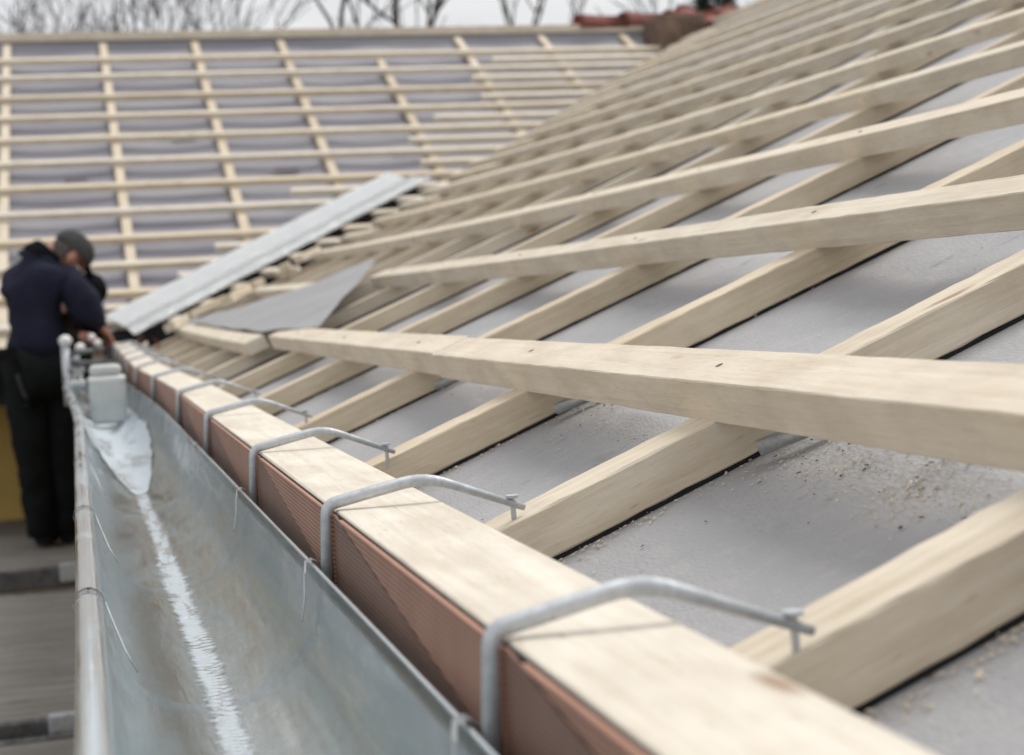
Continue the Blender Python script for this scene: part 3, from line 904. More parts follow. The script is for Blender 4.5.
# pale thin sheet with a pointed tongue in front of the canister
rows = []
for y in frange(2.70, 4.55, 0.04):
    q = min(1, max(0, (y - 2.70) / 1.05))
    w = 0.006 + 0.060 * q ** 0.7 + 0.004 * noise.noise(Vector((y * 9, 0, 0)))
    r = []
    for k in range(11):
        s_ = -1 + 2 * k / 10; px = w * s_ + 0.004 * (1 - q)
        px = max(-GR * 0.96, min(GR * 0.96, px))
        pz = -math.sqrt(max(0.0, GR * GR - px * px)) * 1.02
        r.append((gc(y) + px * 0.975, y, GZ + gut_lift(y) + pz + 0.0022 + 0.0006 * noise.noise(Vector((px * 40, y * 6, 0)))))
    rows.append(r)
tag(obj('gutter_pale_sheet', grid_bm(bmesh.new(), rows), M['pale'], smooth=True), 'pale thin sheet with a pointed tongue on the gutter floor before the canister', 'lining')

# ---- clamp with round white knobs on the far part of the front rim
def clamp():
    y = 6.05; x = gc(y) - GR - 0.006; z = GZ + gut_lift(y)
    t = empty('rim_clamp', (x, y, z))
    bm = bmesh.new(); tube_bm(bm, [(0.0, 0, -0.10), (0, 0, 0.105)], 0.014, 12); tube_bm(bm, [(0.03, 0.05, -0.06), (0.035, 0.05, 0.08)], 0.012, 10)
    obj('post', bm, M['rod'], t, smooth=True)
    bm = bmesh.new(); tube_bm(bm, [(-0.01, 0, 0.075), (0.13, 0.03, 0.085)], 0.010, 10); tube_bm(bm, [(-0.01, 0.02, 0.045), (0.12, 0.05, 0.035)], 0.012, 10)
    obj('crossbar', bm, M['steel_dark'], t, smooth=True)
    for dx, dy, dz, r in ((0.002, 0, 0.122, 0.0215), (0.050, 0.02, 0.096, 0.017), (0.110, 0.03, 0.108, 0.013), (0.092, 0.05, 0.130, 0.012)):
        bm = ball_bm(bmesh.new(), (dx, dy, dz), r, 1.05, 1, 0.95)
        obj('knob', bm, M['knob'], t, smooth=True)
    tag(t, 'metal clamp with round white knobs on the front rim near the worker', 'clamp')
clamp()
def snips():
    y = 5.1; x = gc(y) - GR + 0.012; z = GZ + gut_lift(y) + 0.012
    t = empty('seaming_pliers', (x, y, z))
    bm = bmesh.new(); tube_bm(bm, [(0, -0.05, 0.0), (0.01, 0.1, 0.02), (0.03, 0.24, 0.03)], [0.008, 0.010, 0.012], 8); tube_bm(bm, [(0.022, -0.03, 0.0), (0.022, 0.1, 0.02), (0.0, 0.24, 0.03)], [0.008, 0.010, 0.012], 8)
    obj('handles', bm, M['steel_dark'], t, smooth=True)
    bm = bmesh.new(); box_bm(bm, (-0.012, -0.13, -0.008), (0.038, -0.05, 0.010), 0.004)
    obj('jaws', bm, M['rod'], t)
    tag(t, 'seaming pliers resting on the gutter rim behind the canister', 'pliers')
snips()

# ---- sawdust, splinters and grit on the membrane
def chips(name, n, fn, mat, smin, smax, label):
    bm = bmesh.new()
    for _ in range(n):
        x, y = fn()
        z = zmem(x, y) + mem_sag(x, y) + 0.0015
        L = random.uniform(smin, smax); w = L * random.uniform(0.15, 0.5); a = random.uniform(0, 6.28)
        d = Vector((math.cos(a), math.sin(a), PITCH * math.cos(a))) * L; s_ = Vector((-math.sin(a), math.cos(a), -PITCH * math.sin(a))) * w
        p = Vector((x, y, z)); q = [p, p + d, p + d + s_ + Vector((0, 0, L * 0.2)), p + s_]
        lo = [bm.verts.new(v) for v in q]; hi = [bm.verts.new(v + Vector((0, 0, w * 0.5))) for v in q]
        bm.faces.new(hi); 
        for k in range(4): bm.faces.new((lo[k], lo[(k + 1) % 4], hi[(k + 1) % 4], hi[k]))
    tag(obj(name, bm, mat), label, 'debris', kind='stuff')
def near_lap():
    return (0.515 + random.gauss(0, 0.024), random.choice([random.uniform(0.72, 1.2), random.gauss(1.12, 0.05), random.gauss(0.98, 0.04), random.gauss(1.70, 0.05), random.uniform(0.45, 3.0)]))
def scattered():
    return (random.uniform(0.27, 1.3) , random.uniform(0.3, 3.2))
def beside_cb():
    c = random.choice(CBY[3:8]); return (0.28 + abs(random.gauss(0, 0.12)), c - abs(random.gauss(0, 0.012)) - 0.004)
chips('sawdust', 1900, near_lap, M['dust'], 0.0004, 0.0028, 'pale sawdust drifted on the membrane below the first batten')
chips('sawdust', 1500, scattered, M['dust'], 0.0005, 0.0026, 'scattered pale sawdust specks across the grey membrane')
chips('sawdust', 700, beside_cb, M['dust'], 0.0007, 0.0035, 'sawdust gathered along the lower sides of the counter battens')
chips('grit', 200, scattered, M['lint'], 0.0006, 0.0035, 'dark grit and splinters scattered over the membrane')
chips('grit', 130, near_lap, M['lint'], 0.0008, 0.0035, 'dark crumbs in the sawdust below the first batten')

# small rolled strip ends poking out beneath the first batten
for i, y in enumerate((1.222, 1.79, 2.435)):
    bm = bmesh.new()
    xx = 0.520
    tube_bm(bm, [(xx - 0.030, y - 0.020, zmem(xx - .03, y) + 0.012), (xx + 0.05, y - 0.060, zmem(xx + .05, y) + 0.012)], 0.0065, 10)
    tag(obj('sealant_tube', bm, M['rod'], smooth=True), 'short grey tube under the first batten at the %s counter batten' % ('second', 'third', 'fourth')[i], 'tube')

# ---- scaffold platforms left of the gutter
gsc = 'scaffold platforms below the gutter'
def platform(y0, y1, z, label):
    t = empty('scaffold_platform', (-1.0, y0, z))
    nb = 3; w = (1.90) / nb
    for k in range(nb):
        bm = bmesh.new(); xa = -1.95 + k * w
        box_bm(bm, (xa + 0.004, y0 + 0.03, z - 0.03), (xa + w - 0.004, y1 - 0.02, z), 0.004)
        obj('deck_board', rel(bm, t), M['deck'], t)
    bm = bmesh.new(); box_bm(bm, (-1.97, y0 - 0.012, z - 0.075), (-0.03, y0 + 0.027, z + 0.012), 0.006)
    obj('edge_rail', rel(bm, t), M['steel_dark'], t); bm = bmesh.new()
    box_bm(bm, (-1.97, y1 - 0.017, z - 0.07), (-0.03, y1 + 0.02, z + 0.005), 0.006)
    obj('edge_rail', rel(bm, t), M['steel_dark'], t)
    for k in range(4):
        bm = bmesh.new(); box_bm(bm, (-1.8 + k * 0.55, y0 - 0.03, z - 0.05), (-1.72 + k * 0.55, y0 + 0.0, z + 0.026), 0.006)
        obj('hook', rel(bm, t), M['rod'], t)
    return tag(t, label, 'scaffold', gsc)
platform(7.09, 8.95, -1.009, 'scaffold platform carrying the standing worker')
platform(4.55, 6.75, -1.045, 'scaffold platform in front of the worker, beyond a dark gap')
platform(2.1, 4.44, -1.06, 'scaffold platform nearest the camera at the lower left')
for i, (x, y) in enumerate([(-1.99, 2.6), (-1.99, 4.495), (-1.99, 6.92), (-0.12, 4.495), (-0.12, 6.92)]):
    bm = tube_bm(bmesh.new(), [(x, y, -4.0), (x, y, -1.14 if x > -1 else 0.1)], 0.024, 12)
    tag(obj('scaffold_pole', bm, M['rod'], smooth=True), ['scaffold pole at the outer side nearest the camera', 'scaffold pole at the outer side in the middle', 'scaffold pole at the outer side by the worker', 'inner scaffold pole under the near platform joint', 'inner scaffold pole under the far platform joint'][i], 'scaffold pole', 'steel scaffold poles')

# ------------------------------------------------------------------ people
def skin_obj(name, verts, edges, mat, parent=None, sub=2, root=0):
    """verts: list of (x,y,z,r) or (x,y,z,rx,ry)"""
    me = bpy.data.meshes.new(name)
    me.from_pydata([v[:3] for v in verts], edges, []); me.update()
    o = bpy.data.objects.new(name, me); link(o, parent)
    sk = o.modifiers.new('skin', 'SKIN'); sk.use_smooth_shade = True; sk.branch_smoothing = 0.6
    if not me.skin_vertices: 
        bpy.context.view_layer.objects.active = o
    lay = me.skin_vertices[0].data if me.skin_vertices else None
    if lay is None:
        raise RuntimeError('no skin layer')
    for i, v in enumerate(verts):
        lay[i].radius = (v[3], v[4] if len(v) > 4 else v[3])
    lay[root].use_root = True
    ss = o.modifiers.new('sub', 'SUBSURF'); ss.levels = sub; ss.render_levels = sub
    me.materials.append(mat)
    dg = bpy.context.evaluated_depsgraph_get()
    ev = o.evaluated_get(dg); nm = bpy.data.meshes.new_from_object(ev)
    o.modifiers.clear(); o.data = nm; nm.name = name
    if not nm.materials: nm.materials.append(mat)
    for p in nm.polygons: p.use_smooth = True
    return o
def hand_chain(V, Ed, wrist_i, w, d, side, curl, s=1.0):
    """palm + five fingers appended to a body graph. w wrist position, d direction of the palm, side = thumb side, curl = direction fingers bend"""
    w = Vector(w); d = Vector(d).normalized(); side = Vector(side); side = (side - d * side.dot(d)).normalized()
    curl = Vector(curl); curl = (curl - d * curl.dot(d)).normalized()
    def add(p, r): V.append((p.x, p.y, p.z, r)); return len(V) - 1
    palm = add(w + d * 0.045 * s, 0.026 * s); Ed.append((wrist_i, palm))
    for k, (off, L) in enumerate(((0.030, 0.070), (0.010, 0.080), (-0.010, 0.074), (-0.029, 0.058))):
        b0 = w + d * 0.088 * s + side * off * s
        p1 = add(b0, 0.0105 * s); Ed.append((palm, p1))
        p2 = b0 + (d * 0.85 + curl * 0.5).normalized() * L * 0.5 * s; i2 = add(p2, 0.0092 * s); Ed.append((p1, i2))
        p3 = p2 + (d * 0.35 + curl * 0.95).normalized() * L * 0.5 * s; i3 = add(p3, 0.0078 * s); Ed.append((i2, i3))
    t1 = w + d * 0.032 * s + side * 0.032 * s; i1 = add(t1, 0.0125 * s); Ed.append((palm, i1))
    t2 = t1 + (d * 0.7 + side * 0.6 + curl * 0.3).normalized() * 0.034 * s; i2 = add(t2, 0.0108 * s); Ed.append((i1, i2))
    t3 = t2 + (d * 0.9 + curl * 0.5).normalized() * 0.028 * s; i3 = add(t3, 0.009 * s); Ed.append((i2, i3))

def head_chain(V, Ed, neck_i, c, up, fwd):
    """skull, jaw, nose and ears appended to the body graph. c = head centre"""
    c = Vector(c); up = Vector(up).normalized(); fwd = Vector(fwd); fwd = (fwd - up * fwd.dot(up)).normalized(); side = up.cross(fwd)
    def add(p, r, r2=None): V.append((p.x, p.y, p.z, r, r2 or r)); return len(V) - 1
    base = add(c - up * 0.055 - fwd * 0.012, 0.062); Ed.append((neck_i, base))
    mid = add(c + up * 0.010, 0.082); Ed.append((base, mid))
    crown = add(c + up * 0.070 - fwd * 0.005, 0.070); Ed.append((mid, crown))
    jaw = add(c - up * 0.080 + fwd * 0.050, 0.038); Ed.append((base, jaw))
    return dict(c=c, up=up, fwd=fwd, side=side)
def face_bits(h, bodyname, parent, mat):
    """nose, ears, brow, lips as one small relief joined under the body's hierarchy"""
    c, up, f, s = h['c'], h['up'], h['fwd'], h['side']
    bm = bmesh.new()
    tube_bm(bm, [c + up * 0.015 + f * 0.074, c - up * 0.012 + f * 0.092, c - up * 0.028 + f * 0.103, c - up * 0.034 + f * 0.086], [0.007, 0.010, 0.014, 0.010], 8)
    for q in (-1, 1):
        for k in range(5):
            pass
        ball_bm(bm, c + s * (0.083 * q) - up * 0.008 - f * 0.004, 0.030, 1, 1, 1, 12)
    for v in bm.verts:
        pass
    o = obj('ears_and_nose', bm, mat, parent, smooth=True)
    return o

def build_worker():
    t = empty('person', (-0.2, 8.35, -1.085))
    base = Vector(t.location)
    def L(v): return (v[0] - base.x, v[1] - base.y, v[2] - base.z) + tuple(v[3:])
    # --- joints in world metres
    hipc = (-0.215, 8.40, -0.20); 
    hipL = (-0.280, 8.37, -0.25); hipR = (-0.120, 8.43, -0.25)
    kneeL = (-0.262, 8.36, -0.63); kneeR = (-0.112, 8.38, -0.63)
    ankL = (-0.250, 8.38, -1.00); ankR = (-0.130, 8.44, -1.00)
    waist = (-0.215, 8.40, -0.06); chest = (-0.195, 8.42, 0.18); upc = (-0.165, 8.44, 0.305)
    neck = (-0.120, 8.45, 0.320); neck2 = (-0.085, 8.455, 0.325)
    shL = (-0.285, 8.50, 0.185); shR = (-0.050, 8.36, 0.190)
    elL = (-0.235, 8.68, 0.02); elR = (0.035, 8.34, 0.020)
    wrL = (0.0, 8.62, -0.055); wrR = (0.085, 8.44, -0.105 + 0.06)
    head = (-0.028, 8.45, 0.306)
    hup = Vector((0.66, 0.10, 0.64)); hfw = Vector((0.68, 0.25, -0.68))
    V = []; Ed = []
    def a(p, r, r2=None): V.append((p[0], p[1], p[2], r, r2 or r)); return len(V) - 1
    i_h = a(hipc, 0.125, 0.10); i_w = a(waist, 0.115, 0.095); i_c = a(chest, 0.14, 0.11); i_u = a(upc, 0.07, 0.06)
    Ed += [(i_h, i_w), (i_w, i_c), (i_c, i_u)]
    n1 = a(neck, 0.055); n2 = a(neck2, 0.052); Ed += [(i_u, n1), (n1, n2)]
    for hp, kn, an, tox in ((hipL, kneeL, ankL, (-0.06, -0.02)), (hipR, kneeR, ankR, (0.05, 0.10))):
        i1 = a(hp, 0.085); i2 = a(kn, 0.056); i3 = a(an, 0.038); Ed += [(i_h, i1), (i1, i2), (i2, i3)]
        i4 = a((an[0] + tox[0] * 0.4 + .02, an[1] + 0.06, -1.05), 0.032); Ed.append((i3, i4))
    for sh, el, wr, dr, sd in ((shL, elL, wrL, (0.8, -0.1, -0.3), (0, -0.5, 0.8)), (shR, elR, wrR, (0.3, 0.75, -0.4), (-0.6, 0.1, 0.5))):
        i1 = a(sh, 0.050); i2 = a(el, 0.043); i3 = a(wr, 0.027); Ed += [(i_c, i1), (i1, i2), (i2, i3)]
        hand_chain(V, Ed, i3, wr, dr, sd, (0.1, 0.1, -0.9), 1.0)
    h = head_chain(V, Ed, n2, head, hup, hfw)
    V2 = [L(v) for v in V]
    body = skin_obj('body', V2, Ed, M['skin'], t, 2, 0)
    h['c'] = h['c'] - base
    # face relief on the same body mesh
    c, up, f, s = h['c'], h['up'], h['fwd'], h['side']
    bm = bmesh.new(); bm.from_mesh(body.data)
    tube_bm(bm, [c + up * 0.018 + f * 0.070, c - up * 0.010 + f * 0.088, c - up * 0.026 + f * 0.100, c - up * 0.034 + f * 0.080], [0.007, 0.010, 0.014, 0.010], 8)
    for q in (-1, 1):
        ctr = c + s * (0.076 * q) - up * 0.012 - f * 0.006
        rot = Matrix((s, f, up)).transposed().to_4x4()
        bmesh.ops.create_uvsphere(bm, u_segments=12, v_segments=8, radius=1, matrix=Matrix.Translation(ctr) @ rot @ Matrix.Diagonal((0.012, 0.021, 0.034, 1)))
        e = c + s * (0.031 * q) + up * 0.012 + f * 0.073
        bmesh.ops.create_uvsphere(bm, u_segments=10, v_segments=6, radius=0.012, matrix=Matrix.Translation(e))
    tube_bm(bm, [c - up * 0.058 + f * 0.078 - s * 0.022, c - up * 0.056 + f * 0.088, c - up * 0.058 + f * 0.078 + s * 0.022], [0.005, 0.008, 0.005], 6)
    bm.to_mesh(body.data); bm.free()
    for p in body.data.polygons: p.use_smooth = True
    # jacket
    V = []; Ed = []
    j0 = a((-0.215, 8.40, -0.215), 0.195, 0.150); j1 = a((-0.210, 8.40, -0.09), 0.188, 0.145); j2 = a((-0.205, 8.42, 0.05), 0.198, 0.15)
    j3 = a((-0.195, 8.43, 0.17), 0.192, 0.15); j4 = a((-0.165, 8.44, 0.268), 0.140, 0.12)
    Ed += [(j0, j1), (j1, j2), (j2, j3), (j3, j4)]
    j5 = a((-0.128, 8.45, 0.312), 0.088); Ed.append((j4, j5))
    for sh, el, wr in ((shL, elL, wrL), (shR, elR, wrR)):
        sh, el, wr = Vector(sh), Vector(el), Vector(wr)
        k1 = a(sh, 0.108); k2 = a(sh.lerp(el, 0.5), 0.098); k3 = a(el, 0.086); k4 = a(el.lerp(wr, 0.55), 0.068); k5 = a(wr, 0.048)
        Ed += [(j3, k1), (k1, k2), (k2, k3), (k3, k4), (k4, k5)]
    jk = skin_obj('jacket', [L(v) for v in V], Ed, M['jacket'], t, 2, 0)
    # folds
    for v in jk.data.vertices:
        w = v.co
        n = noise.noise(Vector((w.x * 6, w.y * 6, w.z * 13))) * 0.016 + noise.noise(Vector((w.x * 14, w.y * 14, w.z * 26))) * 0.006
        v.co += v.normal * n
    # trousers
    V = []; Ed = []
    p0 = a((-0.215, 8.40, -0.24), 0.175, 0.14); 
    for hp, kn, an in ((hipL, kneeL, ankL), (hipR, kneeR, ankR)):
        hp, kn, an = Vector(hp), Vector(kn), Vector(an)
        q1 = a(hp, 0.118); q2 = a(hp.lerp(kn, 0.5), 0.108); q3 = a(kn, 0.092); q4 = a(kn.lerp(an, 0.5), 0.079); q5 = a(an + Vector((0, 0, 0.0)), 0.076); q6 = a(an + Vector((0.0, 0.01, -0.035)), 0.072)
        Ed += [(p0, q1), (q1, q2), (q2, q3), (q3, q4), (q4, q5), (q5, q6)]
    tr = skin_obj('trousers', [L(v) for v in V], Ed, M['trousers'], t, 2, 0)
    for v in tr.data.vertices:
        w = v.co
        v.co += v.normal * (noise.noise(Vector((w.x * 7, w.y * 7, w.z * 11))) * 0.014 + noise.noise(Vector((w.x * 10, w.y * 10, w.z * 40))) * 0.006)
    # boots
    for an, dx, dy in ((ankL, 0.05, 0.16), (ankR, 0.13, 0.07)):
        V = []; Ed = []
        b0 = a((an[0], an[1], -0.985), 0.052); b1 = a((an[0], an[1], -1.035), 0.050); b2 = a((an[0] + dx * 0.6, an[1] + dy * 0.6, -1.040), 0.046, 0.044); b3 = a((an[0] + dx * 1.15, an[1] + dy * 1.15, -1.048), 0.040, 0.036); b4 = a((an[0] - dx * 0.35, an[1] - dy * 0.35, -1.045), 0.040)
        Ed += [(b0, b1), (b1, b2), (b2, b3), (b1, b4)]
        skin_obj('boot', [L(v) for v in V], Ed, M['boot'], t, 2, 1)
    # collar
    bm = bmesh.new()
    cN = Vector(neck) - base + Vector((-0.012, 0, 0.0)); ax = Vector((0.62, 0.1, 0.55)).normalized(); o1 = ax.orthogonal().normalized(); o2 = ax.cross(o1)
    rows = []
    for hgt, r in ((-0.06, 0.098), (-0.025, 0.090), (0.004, 0.080), (0.012, 0.070), (0.006, 0.050), (-0.01, 0.03)):
        rows.append([cN + ax * hgt + (o1 * math.cos(k * math.pi / 10) + o2 * math.sin(k * math.pi / 10)) * r for k in range(21)])
    grid_bm(bm, rows); obj('collar', bm, M['collar'], t, smooth=True)
    # cap: dome, band and short peak over the brow
    bm = bmesh.new()
    cc = c + up * 0.022 - f * 0.002
    rows = []
    for i in range(9):
        ph = i / 8 * math.pi / 2
        rr = 0.101 * math.cos(ph) ** 0.8 if i < 8 else 0.0005; hh = 0.092 * math.sin(ph)
        rows.append([cc + up * (hh - 0.004) + (s * math.cos(k * math.pi / 12) * 0.93 + f * math.sin(k * math.pi / 12) * 1.06) * rr for k in range(25)])
    grid_bm(bm, rows)
    obj('cap', bm, M['cap'], t, smooth=True)
    cap = t.children[-1]
    bm = bmesh.new(); rows = []
    for i in range(5):
        r = 0.098 + 0.062 * i / 4
        rows.append([cc - up * (0.004 + 0.022 * (i / 4) ** 1.3) + f * (0.045 * i / 4) + (s * math.cos(a_) * 0.88 + f * math.sin(a_)) * (0.100 + 0.012 * i / 4) for a_ in [math.pi * (0.12 + 0.76 * k / 12) for k in range(13)]])
    grid_bm(bm, rows); bmesh.ops.solidify(bm, geom=list(bm.faces), thickness=0.003)
    o = obj('peak', bm, M['collar'], cap, smooth=True)
    # hair at the nape
    bm = bmesh.new(); rows = []
    for i in range(4):
        hh = 0.02 - 0.022 * i; rr = (0.094, 0.093, 0.086, 0.074)[i]
        rows.append([cc + up * (hh - 0.03) + (s * math.cos(a_) * 0.93 + f * math.sin(a_) * 1.04) * rr for a_ in [math.pi * (1.12 + 0.76 * k / 12) for k in range(13)]])
    grid_bm(bm, rows); obj('hair', bm, M['hair'], t, smooth=True)
    # belt cord hanging behind
    bm = bmesh.new()
    pts = []
    for k in range(15):
        u = -1 + 2 * k / 14
        pts.append((-0.248 + 0.055 * u - base.x, 8.255 - base.y - 0.01 * (1 - u * u), (-0.245 - 0.125 * (1 - abs(u) ** 2.4)) - base.z))
    tube_bm(bm, pts, 0.0075, 8); obj('cord', bm, M['chain'], t, smooth=True)
    tag(t, 'worker in dark navy jacket and grey cap bending over the far end of the gutter', 'person')
    t.location = Vector((-0.2, 8.35, -1.085)) * 0.93; t.scale = (0.93,) * 3
build_worker()

def build_helper():
    t = empty('person', (0.0, 8.85, -1.085)); base = Vector(t.location)
    def L(v): return (v[0] - base.x, v[1] - base.y, v[2] - base.z) + tuple(v[3:])
    V = []; Ed = []
    def a(p, r, r2=None): V.append((p[0], p[1], p[2], r, r2 or r)); return len(V) - 1
    hip = (-0.06, 8.92, -0.30); chest = (0.00, 8.90, -0.06); upc = (0.055, 8.86, 0.05); neck = (0.085, 8.83, 0.115)
    i_h = a(hip, 0.10); i_c = a(chest, 0.10); i_u = a(upc, 0.08); n1 = a(neck, 0.05)
    Ed += [(i_h, i_c), (i_c, i_u), (i_u, n1)]
    joints = []
    for hp, kn, an in (((-0.10, 8.92, -0.34), (-0.12, 8.78, -0.68), (-0.11, 8.92, -1.01)), ((0.04, 8.92, -0.34), (0.03, 8.78, -0.68), (0.03, 8.92, -1.01))):
        i1 = a(hp, 0.075); i2 = a(kn, 0.052); i3 = a(an, 0.036); i4 = a((an[0], an[1] - 0.10, -1.05), 0.03); Ed += [(i_h, i1), (i1, i2), (i2, i3), (i3, i4)]
        joints.append((hp, kn, an))
    arms = (((-0.07, 8.80, 0.07), (-0.06, 8.62, -0.08), (0.04, 8.55, -0.07)), ((0.095, 8.92, 0.03), (0.115, 8.86, -0.06), (0.09, 8.72, -0.055)))
    for q, (sh, el, wr) in enumerate(arms):
        i1 = a(sh, 0.052); i2 = a(el, 0.040); i3 = a(wr, 0.026); Ed += [(i_u, i1), (i1, i2), (i2, i3)]
        hand_chain(V, Ed, i3, wr, (0.5, -0.4, -0.3) if q == 0 else (0.1, -0.7, -0.3), (-0.5, 0, 0.6), (0.0, 0, -0.9), 0.95)
    h = head_chain(V, Ed, n1, (0.085, 8.80, 0.150), (0.35, -0.35, 0.75), (0.0, -0.80, -0.6))
    body = skin_obj('body', [L(v) for v in V], Ed, M['skin'], t, 2, 0)
    c = h['c'] - base; up, f, s = h['up'], h['fwd'], h['side']
    bm = bmesh.new(); bm.from_mesh(body.data)
    tube_bm(bm, [c + up * 0.018 + f * 0.070, c - up * 0.010 + f * 0.088, c - up * 0.026 + f * 0.100, c - up * 0.034 + f * 0.080], [0.007, 0.010, 0.014, 0.010], 8)
    bm.to_mesh(body.data); bm.free()
    for p in body.data.polygons: p.use_smooth = True
    V = []; Ed = []
    j0 = a(hip, 0.12); j1 = a(chest, 0.12); j2 = a(upc, 0.098); Ed += [(j0, j1), (j1, j2)]
    for sh, el, wr in arms:
        sh, el, wr = Vector(sh), Vector(el), Vector(wr)
        k1 = a(sh, 0.070); k2 = a(el, 0.056); k3 = a(wr, 0.040); Ed += [(j2, k1), (k1, k2), (k2, k3)]
    skin_obj('jacket', [L(v) for v in V], Ed, M['olive'], t, 2, 0)
    V = []; Ed = []
    p0 = a(hip, 0.12)
    for hp, kn, an in joints:
        q1 = a(hp, 0.092); q2 = a(kn, 0.076); q3 = a(an, 0.064); Ed += [(p0, q1), (q1, q2), (q2, q3)]
    skin_obj('trousers', [L(v) for v in V], Ed, M['trousers'], t, 2, 0)
    for hp, kn, an in joints:
        V = []; Ed = []
        b1 = a((an[0], an[1], -1.035), 0.05); b2 = a((an[0], an[1] - 0.09, -1.042), 0.043); b3 = a((an[0], an[1] - 0.16, -1.048), 0.037); Ed += [(b1, b2), (b2, b3)]
        skin_obj('boot', [L(v) for v in V], Ed, M['boot'], t, 2, 0)
    # dark woollen hat and black glove over the raised hand
    bm = bmesh.new(); rows = []
    cc = c + up * 0.012
    for i in range(9):
        ph = i / 8 * math.pi / 2
        rr = 0.094 * math.cos(ph) ** 0.75 if i < 8 else 0.0005
        rows.append([cc + up * (0.100 * math.sin(ph) - 0.03) + (s * math.cos(k * math.pi / 10) * 0.9 + f * math.sin(k * math.pi / 10) * 1.08) * rr * (1 + 0.05 * math.sin(5 * k + i)) for k in range(21)])
    grid_bm(bm, rows); obj('hat', bm, M['collar'], t, smooth=True)
    V = []; Ed = []
    w = Vector(arms[1][2]); g0 = a(w, 0.034)
    hand_chain(V, Ed, g0, w, (0.1, -0.7, -0.3), (-0.5, 0, 0.6), (0.0, 0, -0.9), 1.12)
    skin_obj('glove', [L(v) for v in V], Ed, M['collar'], t, 2, 0)
    tag(t, 'second worker in black hat and dark olive jacket, mostly hidden behind the first', 'person')
    t.location = Vector((-0.03, 8.85 * 0.905, -1.015)); t.scale = (0.92,) * 3
build_helper()

# ------------------------------------------------------------------ tiled part at the right end of the far ridge
def tiled_end():
    t = empty('tiled_roof_end', (4.6, 12.4, 1.7))
    # slope of old roll tiles
    rows = []
    x0, x1 = 4.30, 5.12
    nx = 120
    bm = bmesh.new()
    for r_ in range(6):
        ya = 11.35 + r_ * 0.20; yb = ya + 0.215
        rr = []
        for yy, dz in ((ya, 0.045), (yb, 0.015)):
            rr.append([(x0 + (x1 - x0) * k / nx, yy, fz(yy) + dz + 0.024 * abs(math.sin(k / nx * (x1 - x0) / 0.19 * math.pi))) for k in range(nx + 1)])
        grid_bm(bm, rr)
        lo = [[(p[0], p[1], p[2]) for p in rr[0]], [(p[0], p[1] - 0.001, p[2] - 0.03) for p in rr[0]]]
        grid_bm(bm, lo)
    obj('old_tiles', rel(bm, t), M['tile_old'], t, smooth=False)
    bm = bmesh.new(); box_bm(bm, (4.27, 11.95, fz(11.95) - 0.15), (4.62, 12.36, fz(12.4) + 0.035), 0.02)
    for v in bm.verts: v.co += Vector((noise.noise(v.co * 9), noise.noise(v.co * 9 + Vector((5, 0, 0))), noise.noise(v.co * 9 + Vector((0, 7, 0))))) * 0.02
    obj('mortar_block', rel(bm, t), M['tile_old'], t)
    # ridge tiles overlapping along the ridge
    for k in range(4):
        xa = 3.78 + k * 0.36
        bm = bmesh.new(); rows = []
        for i in range(10):
            a_ = math.pi * i / 9
            rows.append([(xa + q, 12.5 - (0.115 + 0.012 * (q < 0.2)) * math.cos(a_), fz(12.5) - 0.045 + (0.105 + 0.014 * (q < 0.2)) * math.sin(a_) + 0.012 * k) for q in (0, 0.06, 0.2, 0.39)])
        grid_bm(bm, rows); bmesh.ops.solidify(bm, geom=list(bm.faces), thickness=-0.012)
        obj('ridge_tile', rel(bm, t), M['tile'], t, smooth=True)
    for k, (xx, yy, an) in enumerate(((4.72, 12.05, 0.3), (4.62, 12.22, 0.1), (4.88, 12.2, 0.5), (4.80, 11.92, 0.2))):
        bm = bmesh.new(); rows = []
        for i in range(8):
            a_ = math.pi * i / 7
            rows.append([(xx + 0.08 * math.cos(a_) + q * math.sin(an), yy + q * math.cos(an), fz(yy + q) + 0.09 + 0.060 * math.sin(a_)) for q in (0, 0.12, 0.26)])
        grid_bm(bm, rows); bmesh.ops.solidify(bm, geom=list(bm.faces), thickness=-0.010)
        obj('loose_tile', rel(bm, t), M['tile_pink'], t, smooth=True)
    tag(t, 'old red tiled roof end with ridge tiles at the right of the far ridge', 'tiled roof')
tiled_end()

